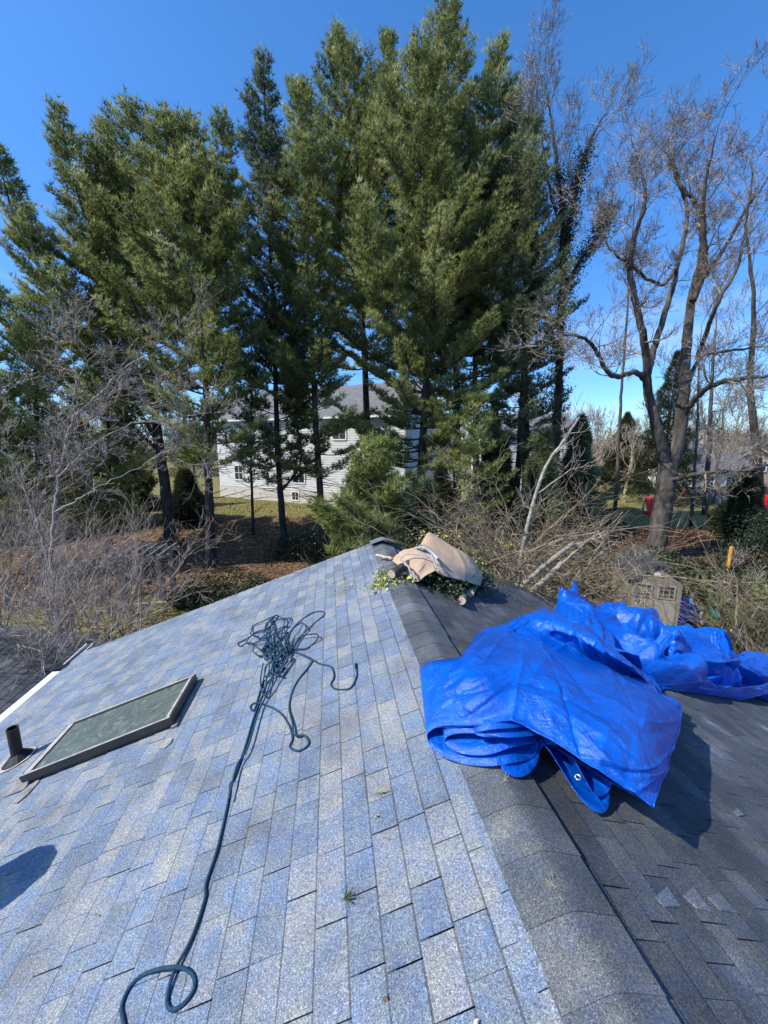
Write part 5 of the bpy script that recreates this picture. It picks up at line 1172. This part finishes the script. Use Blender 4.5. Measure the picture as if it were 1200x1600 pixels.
# blue and teal sheets on the ground
def gsheet(label, pts, mat_, name, seed, z=.15):
    c = np.mean([ground(*p) for p in pts], 0); G = [[ground(*pts[0])+[0, 0, z], ground(*pts[1])+[0, 0, z]], [ground(*pts[3])+[0, 0, z], ground(*pts[2])+[0, 0, z]]]
    S = sheet(G, 40, 40, seed, amp=.12, famp=.14, fine=24); mb = MB(); add_sheet(mb, S); o = mb.build(name, mat_); setp(o, label, 'tarpaulin'); return o
gsheet('dull blue sheet lying in the shade right of the small shed', [(1040, 940), (1078, 938), (1092, 975), (1050, 985)], M_TARP, 'ground_sheet', 5)
gsheet('crumpled teal netting sheet on the ground at right', [(1108, 940), (1128, 952), (1140, 980), (1106, 985)], M_TEAL, 'netting_sheet', 6, .5)

# ------------------------------------------------------------------ houses behind
def basis(p, deg):
    a = math.radians(deg)-YAW; r = np.array([math.cos(a), math.sin(a), 0]); f = np.array([-math.sin(a), math.cos(a), 0]); return lambda u, v, z: np.array([p[0], p[1], 0])+r*u+f*v+np.array([0, 0, z])
def hbox(mb, F, u0, u1, v0, v1, z0, z1, tone=.5):
    V = [F(u, v, z) for z in (z0, z1) for (u, v) in ((u0, v0), (u1, v0), (u1, v1), (u0, v1))]; mb.add(V, [[0, 3, 2, 1], [4, 5, 6, 7], [0, 1, 5, 4], [1, 2, 6, 5], [2, 3, 7, 6], [3, 0, 4, 7]], tone=tone)
def gable(mb, F, u0, u1, v0, v1, ze, rise, ov=.4, along='u'):
    if along == 'u':
        vm = (v0+v1)/2
        for s_ in (0, 1):
            ve = v0-ov if s_ == 0 else v1+ov; ze_ = ze-ov*rise/((v1-v0)/2)
            A = [F(u0-ov, ve, ze_), F(u1+ov, ve, ze_), F(u1+ov, vm, ze+rise), F(u0-ov, vm, ze+rise)]; mb.add(A+[p+[0, 0, .15] for p in A], [[0, 1, 2, 3], [4, 7, 6, 5], [0, 4, 5, 1], [1, 5, 6, 2], [2, 6, 7, 3], [3, 7, 4, 0]])
    else:
        um = (u0+u1)/2
        for s_ in (0, 1):
            ue = u0-ov if s_ == 0 else u1+ov; ze_ = ze-ov*rise/((u1-u0)/2)
            A = [F(ue, v0-ov, ze_), F(ue, v1+ov, ze_), F(um, v1+ov, ze+rise), F(um, v0-ov, ze+rise)]; mb.add(A+[p+[0, 0, .15] for p in A], [[0, 1, 2, 3], [4, 7, 6, 5], [0, 4, 5, 1], [1, 5, 6, 2], [2, 6, 7, 3], [3, 7, 4, 0]])
def win(F, u0, u1, z0, z1, par, fmat=M_WHITE, v=-.055, nx=2, nz=2):
    mb = MB(); 
    hbox(mb, F, u0-.1, u0, v-.06, v-.002, z0-.1, z1+.1); hbox(mb, F, u1, u1+.1, v-.06, v-.002, z0-.1, z1+.1); hbox(mb, F, u0, u1, v-.06, v-.002, z1, z1+.1); hbox(mb, F, u0, u1, v-.08, v-.002, z0-.1, z0)
    for i in range(1, nx): hbox(mb, F, u0+(u1-u0)*i/nx-.02, u0+(u1-u0)*i/nx+.02, v-.04, v-.006, z0, z1)
    for i in range(1, nz): hbox(mb, F, u0, u1, v-.038, v-.007, z0+(z1-z0)*i/nz-.02, z0+(z1-z0)*i/nz+.02)
    o = mb.build('window', fmat, par); p = MB(); hbox(p, F, u0, u1, v-.02, v-.003, z0, z1); p.build('pane', M_GLASS, o)
# white two-storey house behind the pines; its front faces the camera
pr_ = at(634, 690, 30); ra_ = math.radians(-25)-YAW; pw = pr_-np.array([math.cos(ra_), math.sin(ra_), 0])*20; F = basis(pw, -25); wh = empty('white_house', (pw[0], pw[1], GZ), 'two-storey white sided house seen between the pine trunks', 'house')
U1 = 20.0; ez = CAM[2]+2.1
mb = MB(); hbox(mb, F, 0, U1, 0, 9, GZ, ez); wo = mb.build('wall', M_SIDING, wh)
mb = MB(); z = GZ+2.2
while z < ez-.1: hbox(mb, F, .1, U1-.1, -.05, -.001, z, z+.15); z += .2
mb.build('siding_boards', M_SIDING, wo)
mb = MB(); hbox(mb, F, -.03, U1+.03, -.07, 0, GZ, GZ+2.15); mb.build('basement_wall', M_CREAM, wh)
mb = MB(); gable(mb, F, 0, U1, 0, 9, ez, 2.9); mb.build('roof', M_ROOFG, wh)
mb = MB(); hbox(mb, F, -.4, U1+.4, -.55, -.42, ez-.25, ez-.1); mb.build('gutter', M_WHITE, wh)
mb = MB(); hbox(mb, F, U1-.09, U1+.02, -.08, -.052, GZ, ez); hbox(mb, F, 16.4, 16.52, -.08, -.052, GZ, ez-.2); mb.build('corner_board', M_TRIM, wh)
for (a, b, c_, d_) in ((13.5, 14.7, ez-1.9, ez-.25), (6.2, 7.2, ez-1.9, ez-.4), (2.0, 3.0, ez-1.9, ez-.4), (9.2, 10.4, GZ+2.9, GZ+4.3), (17.2, 18.0, GZ+2.6, GZ+4.0), (2.2, 3.2, GZ+2.9, GZ+4.2), (9.0, 9.7, GZ+1.3, GZ+2.0)): win(F, a, b, c_, d_, wh)
# dark covered grill / umbrella on its deck
mb = MB(); c = F(17.2, -1.6, GZ+2.6); prof = [(0.05, 2.2), (.9, 2.0), (1.15, 1.5), (1.2, 1.2), (.06, 1.15), (.05, 0)]
a = np.arange(16)*2*PI/16; V = [c+np.array([math.cos(q)*r_, math.sin(q)*r_, z_]) for r_, z_ in prof for q in a]
mb.add(V, [[i*16+j, i*16+(j+1) % 16, (i+1)*16+(j+1) % 16, (i+1)*16+j] for i in range(5) for j in range(16)]); setp(mb.build('patio_umbrella', M_DARKSTUFF), 'dark domed patio umbrella on the deck of the white house', 'umbrella')
dk = empty('deck', F(17, -1.5, GZ), 'small raised timber deck against the white house', 'deck'); mb = MB(); hbox(mb, F, 15.6, 19.4, -2.6, -.1, GZ+2.0, GZ+2.15); mb.build('platform', M_GREY_W, dk)
for u_ in (15.7, 19.3): mb = MB(); hbox(mb, F, u_-.07, u_+.07, -2.55, -2.4, GZ, GZ+3.1); mb.build('post', M_GREY_W, dk)
mb = MB(); hbox(mb, F, 15.7, 19.3, -2.5, -2.43, GZ+3.0, GZ+3.1); 
for k in range(22): hbox(mb, F, 15.85+k*.16, 15.89+k*.16, -2.49, -2.45, GZ+2.15, GZ+3.0)
mb.build('railing', M_GREY_W, dk)
# second white house behind the ivy-clad tree
pw = at(752, 690, 42); F2 = basis(pw, -6); w2 = empty('white_house', (pw[0], pw[1], GZ), 'white house of which only a sided corner shows right of the ivy-clad tree', 'house')
mb = MB(); hbox(mb, F2, 0, 9.6, 0, 8, GZ, CAM[2]+.6); w2w = mb.build('wall', M_SIDING, w2); mb = MB(); gable(mb, F2, 0, 9.6, 0, 8, CAM[2]+.6, 2.4); mb.build('roof', M_ROOFG, w2)
mb = MB(); z = GZ+.3
while z < CAM[2]+.5: hbox(mb, F2, .1, 9.5, -.05, -.001, z, z+.15); z += .2
mb.build('siding_boards', M_SIDING, w2w)
for a, b in ((1.5, 2.5), (5.2, 6.2)): win(F2, a, b, GZ+3.4, GZ+4.9, w2); win(F2, a, b, GZ+.9, GZ+2.3, w2)
# far left neighbour, barely seen through the shrubs
pw = at(-60, 690, 46); F3 = basis(pw, 8); w3 = empty('tan_house', (pw[0], pw[1], GZ), 'tan house half hidden behind the twigs at far left', 'house')
mb = MB(); hbox(mb, F3, 0, 11, 0, 8, GZ, -1.2); mb.build('wall', M_CREAM, w3); mb = MB(); gable(mb, F3, 0, 11, 0, 8, -1.2, 2.2); mb.build('roof', M_ROOFG, w3)
for a in (1.5, 4.5, 8): win(F3, a, a+1, GZ+1, GZ+2.3, w3)
# grey-roofed house at right
pw = at(1096, 690, 48); F4 = basis(pw, -3); w4 = empty('grey_roofed_house', (pw[0], pw[1], GZ), 'low house with a broad grey shingled roof at the right behind the fence', 'house')
mb = MB(); hbox(mb, F4, 0, 6.6, 0, 9, GZ, -2.0); mb.build('wall', M_CREAM, w4)
mb = MB(); gable(mb, F4, 0, 6.6, 0, 9, -2.0, 3.4); r4 = mb.build('roof', M_ROOFG, w4)
mb = MB()
for k in range(24):
    t0 = k/24; A = [F4(-.4, -.4+t0*4.9, -2.3+t0*3.72+.16), F4(7.0, -.4+t0*4.9, -2.3+t0*3.72+.16)]; mb.bar(A[0], A[1], .05, .03)
mb.build('shingle_courses', M_ROOFG, r4)
mb = MB(); hbox(mb, F4, 6.62, 6.75, -.5, -.3, GZ, -1.7); mb.build('downspout', M_WHITE, w4)
mb = MB(); hbox(mb, F4, 3.2, 4.0, 4.2, 4.9, 0, 2.3); mb.build('chimney', M_BRICK, w4)
for a in (1.0, 3.6): win(F4, a, a+1.1, GZ+.9, GZ+2.2, w4)
# tan brick gabled house further right
pw = at(1152, 690, 52); F5 = basis(pw, -4); w5 = empty('brick_house', (pw[0], pw[1], GZ), 'tan brick house with a white-edged gable at the right edge', 'house')
mb = MB(); hbox(mb, F5, 0, 5.2, 0, 9, GZ, -.6); mb.add([F5(0, -.01, -.6), F5(5.2, -.01, -.6), F5(2.6, -.01, .95)], None, [[0, 1, 2]]); mb.build('wall', M_BRICK, w5)
mb = MB(); gable(mb, F5, 0, 5.2, 0, 9, -.6, 1.6, along='v', ov=.25); mb.build('roof', M_ROOFG, w5)
mb = MB(); mb.bar(F5(-.3, -.3, -.85), F5(2.6, -.3, .98), .2, .08); mb.bar(F5(5.5, -.3, -.85), F5(2.6, -.3, .98), .2, .08); mb.build('rake_board', M_WHITE, w5)
for a in (.6, 3.2): win(F5, a, a+.9, -2.2, -.9, w5)
# white garage / car port patches behind the forked tree
pw = at(1052, 700, 60); F6 = basis(pw, 0); w6 = empty('white_garage', (pw[0], pw[1], GZ), 'low white garage behind the forked tree, partly hidden', 'garage')
mb = MB(); hbox(mb, F6, 0, 6.5, 0, 5, GZ, -2.4); mb.build('wall', M_SIDING, w6); mb = MB(); gable(mb, F6, 0, 6.5, 0, 5, -2.4, 1.2); mb.build('roof', M_ROOFG, w6)
mb = MB(); hbox(mb, F6, 1, 4.2, -.04, -.002, GZ, GZ+2.1); mb.build('door', M_WHITE, w6)
# pale drive between the pines
mb = MB(); P = [gpt(628, 752), gpt(745, 752), gpt(760, 735), gpt(640, 735)]; mb.add([p+[0, 0, .16] for p in P]+[p+[0, 0, -.1] for p in P], [[0, 1, 2, 3], [0, 4, 5, 1], [1, 5, 6, 2], [2, 6, 7, 3], [3, 7, 4, 0]]); mb.build('driveway', M_DRIVE, kind='structure')

# board fence at right: each post a part, boards individually
fp = at(1072, 760, 41); F7 = basis(fp, -2); fe = empty('board_fence', (fp[0], fp[1], GZ), 'weathered upright board fence before the grey-roofed house', 'fence')
for k in range(86):
    mb = MB(); hgt = 1.75+random.uniform(-.04, .04); hbox(mb, F7, k*.15, k*.15+.138, -.01+random.uniform(-.006, .006), .015, GZ-.05, GZ+hgt, tone=random.random()); mb.build('board', M_FENCE, fe)
for k in range(6): mb = MB(); hbox(mb, F7, k*2.4, k*2.4+.1, .03, .13, GZ-.1, GZ+1.9); mb.build('post', M_FENCE, fe)
# red slide with green frame
spx = at(1008, 770, 35); F8 = basis(spx, 15); sld = empty('play_slide', (spx[0], spx[1], GZ), 'bright red plastic slide with a green side rail on the lawn', 'slide')
mb = MB(); A = [F8(-.4, -.9, GZ+.12), F8(.35, -.9, GZ+.12), F8(1.5, .6, GZ+1.25), F8(.75, .6, GZ+1.25)]; mb.add(A+[p+[0, 0, .06] for p in A], [[0, 3, 2, 1], [4, 5, 6, 7], [0, 1, 5, 4], [1, 2, 6, 5], [2, 3, 7, 6], [3, 0, 4, 7]])
for i, j in ((0, 3), (1, 2)): mb.bar(A[i]+[0, 0, .12], A[j]+[0, 0, .12], .08, .2)
mb.build('chute', M_RED, sld)
mb = MB(); hbox(mb, F8, -.5, .2, -1.0, -.5, GZ, GZ+.28); mb.build('foot', M_RED, sld)
mb = MB(); mb.bar(F8(.45, -.7, GZ+.25), F8(1.6, .4, GZ+1.35), .1, .1); mb.bar(F8(1.6, .7, GZ), F8(1.6, .7, GZ+1.35), .12); mb.bar(F8(.8, .7, GZ), F8(.8, .7, GZ+1.35), .12); mb.build('frame', M_GREENP, sld)
# timber A-frame play set
spx = at(1070, 765, 37); F9 = basis(spx, 0); sw = empty('swing_set', (spx[0], spx[1], GZ), 'dark red timber A-frame swing set behind the forked tree', 'swing set'); M_REDW = simple('red_timber', (.13, .045, .03), .8, .2, 4)
for v_ in (0, 1.6):
    for s_ in (-1, 1): mb = MB(); mb.bar(F9(s_*1.0, v_, GZ), F9(0, v_, GZ+1.9), .11); mb.build('leg', M_REDW, sw)
    mb = MB(); mb.bar(F9(-.6, v_, GZ+.7), F9(.6, v_, GZ+.7), .09); mb.build('brace', M_REDW, sw)
mb = MB(); mb.bar(F9(0, -.2, GZ+1.92), F9(0, 1.8, GZ+1.92), .12); mb.build('beam', M_REDW, sw)
mb = MB(); mb.bar(F9(0, .8, GZ+1.85), F9(0, .8, GZ+.5), .02); mb.box(F9(0, .8, GZ+.45), (.5, .2, .05)); mb.build('swing', M_BLACK, sw)
# trampoline with blue net poles at the right edge
tp = at(1165, 750, 38); F10 = basis(tp, 0); tr_ = empty('trampoline', (tp[0], tp[1], GZ), 'trampoline with dark netting and blue padded poles at the right', 'trampoline'); a = np.arange(25)*2*PI/24; rad_ = 1.9
mb = MB(); mb.tube([F10(0, 0, GZ+.8)+np.array([math.cos(q)*rad_, math.sin(q)*rad_, 0]) for q in a], .13, 6); mb.build('pad', M_BLUEP, tr_)
for k in range(6):
    q = k*PI/3+.3; p = F10(0, 0, GZ)+np.array([math.cos(q)*rad_, math.sin(q)*rad_, 0]); mb = MB(); mb.bar(p, p+np.array([0, 0, 2.6]), .07); mb.build('pole', M_BLUEP, tr_)
mb = MB()
for zz in np.arange(.95, 2.55, .16): mb.tube([F10(0, 0, GZ+zz)+np.array([math.cos(q)*rad_, math.sin(q)*rad_, 0]) for q in a], .012, 3)
for q in np.arange(0, 6.28, .13): p = F10(0, 0, GZ+.9)+np.array([math.cos(q)*rad_, math.sin(q)*rad_, 0]); mb.bar(p, p+np.array([0, 0, 1.65]), .012)
mb.build('net', M_DARKSTUFF, tr_)
px_ = at(1204, 755, 36); mb = MB(); mb.box((px_[0], px_[1], GZ+.9), (1.2, .9, .5)); mb.box((px_[0], px_[1], GZ+.35), (1.3, 1.0, .7)); mb.box((px_[0]+.1, px_[1], GZ+1.35), (.9, .8, .4)); setp(mb.build('toy_playhouse', M_RED), 'bright red toy at the right picture edge beside the trampoline', 'toy')
# stakes
p = gpt(1066, 822); mb = MB(); mb.bar(p, p+np.array([.02, 0, .75]), .07, .05); mb.bar(p+np.array([.02, 0, .75]), p+np.array([.021, 0, .80]), .04, .03); setp(mb.build('garden_stake', M_CUT), 'pale wooden stake on the leafy bank right of the forked tree', 'stake')
p = gpt(1143, 905); p2 = at(1143, 855, 15.9); mb = MB(); q = np.array([p2[0], p2[1], GZ]); mb.tube([q, (q[0], q[1], p2[2])], .07, 10); mb.tube([(q[0], q[1], p2[2]), (q[0], q[1], p2[2]+.04)], [.08, .02], 10); setp(mb.build('marker_post', M_ORANGE), 'orange round marker post in the dark bushes at right', 'post')
# grey arbor behind the left thicket
ab = gpt(256, 942); F11 = basis(ab, 10); ar = empty('garden_arbor', (ab[0], ab[1], GZ), 'weathered grey timber arbor behind the left thicket', 'arbor')
for (u_, v_) in ((0, 0), (-1.4, 0), (0, 1.2), (-1.4, 1.2)): mb = MB(); hbox(mb, F11, u_-.09, u_+.09, v_-.09, v_+.09, GZ, GZ+1.9); mb.build('post', M_GREY_W, ar)
for v_ in (0, 1.2): mb = MB(); hbox(mb, F11, -1.9, .4, v_-.05, v_+.05, GZ+1.91, GZ+2.06); mb.build('beam', M_GREY_W, ar)
for k in range(6): mb = MB(); hbox(mb, F11, -1.75+k*.38, -1.69+k*.38, -.3, 1.5, GZ+2.063, GZ+2.16); mb.build('rafter', M_GREY_W, ar)
mb = MB(); hbox(mb, F11, -1.6, .3, -.35, -.2, GZ, GZ+.16); mb.build('sill_board', M_LOG, ar)

# dish: unseen added disc, outlined from the wanted shadow and set toward the sun ----
sh = [on_roof(a, b, .02) for a, b in ((88, 1330), (80, 1318), (55, 1322), (20, 1340), (-20, 1362), (-50, 1395), (-40, 1428), (0, 1420), (35, 1392), (70, 1362))]
cshadow = np.mean(sh, 0); sv = np.array(SUNV); lift = 1.25
top_ = [p+sv*lift for p in sh]; cen = cshadow+sv*lift; dn = MB(); n = len(top_)
bk = cen-sv*.10
dn.add(top_+[cen-sv*.02, bk], None, [[i, (i+1) % n, n] for i in range(n)]+[[(i+1) % n, i, n+1] for i in range(n)])
ORG[caster.name] = np.array([bk[0], bk[1], roofz(bk[0])]); caster.location = ORG[caster.name]
dn.build('caster_disc', M_DKMETAL, caster); mb = MB(); mb.tube([(bk[0], bk[1], roofz(bk[0])), bk], .025, 8); mb.build('mast', M_DKMETAL, caster); mb = MB(); mb.bar(bk, cen+sv*.25, .02); mb.build('caster_arm', M_DKMETAL, caster)
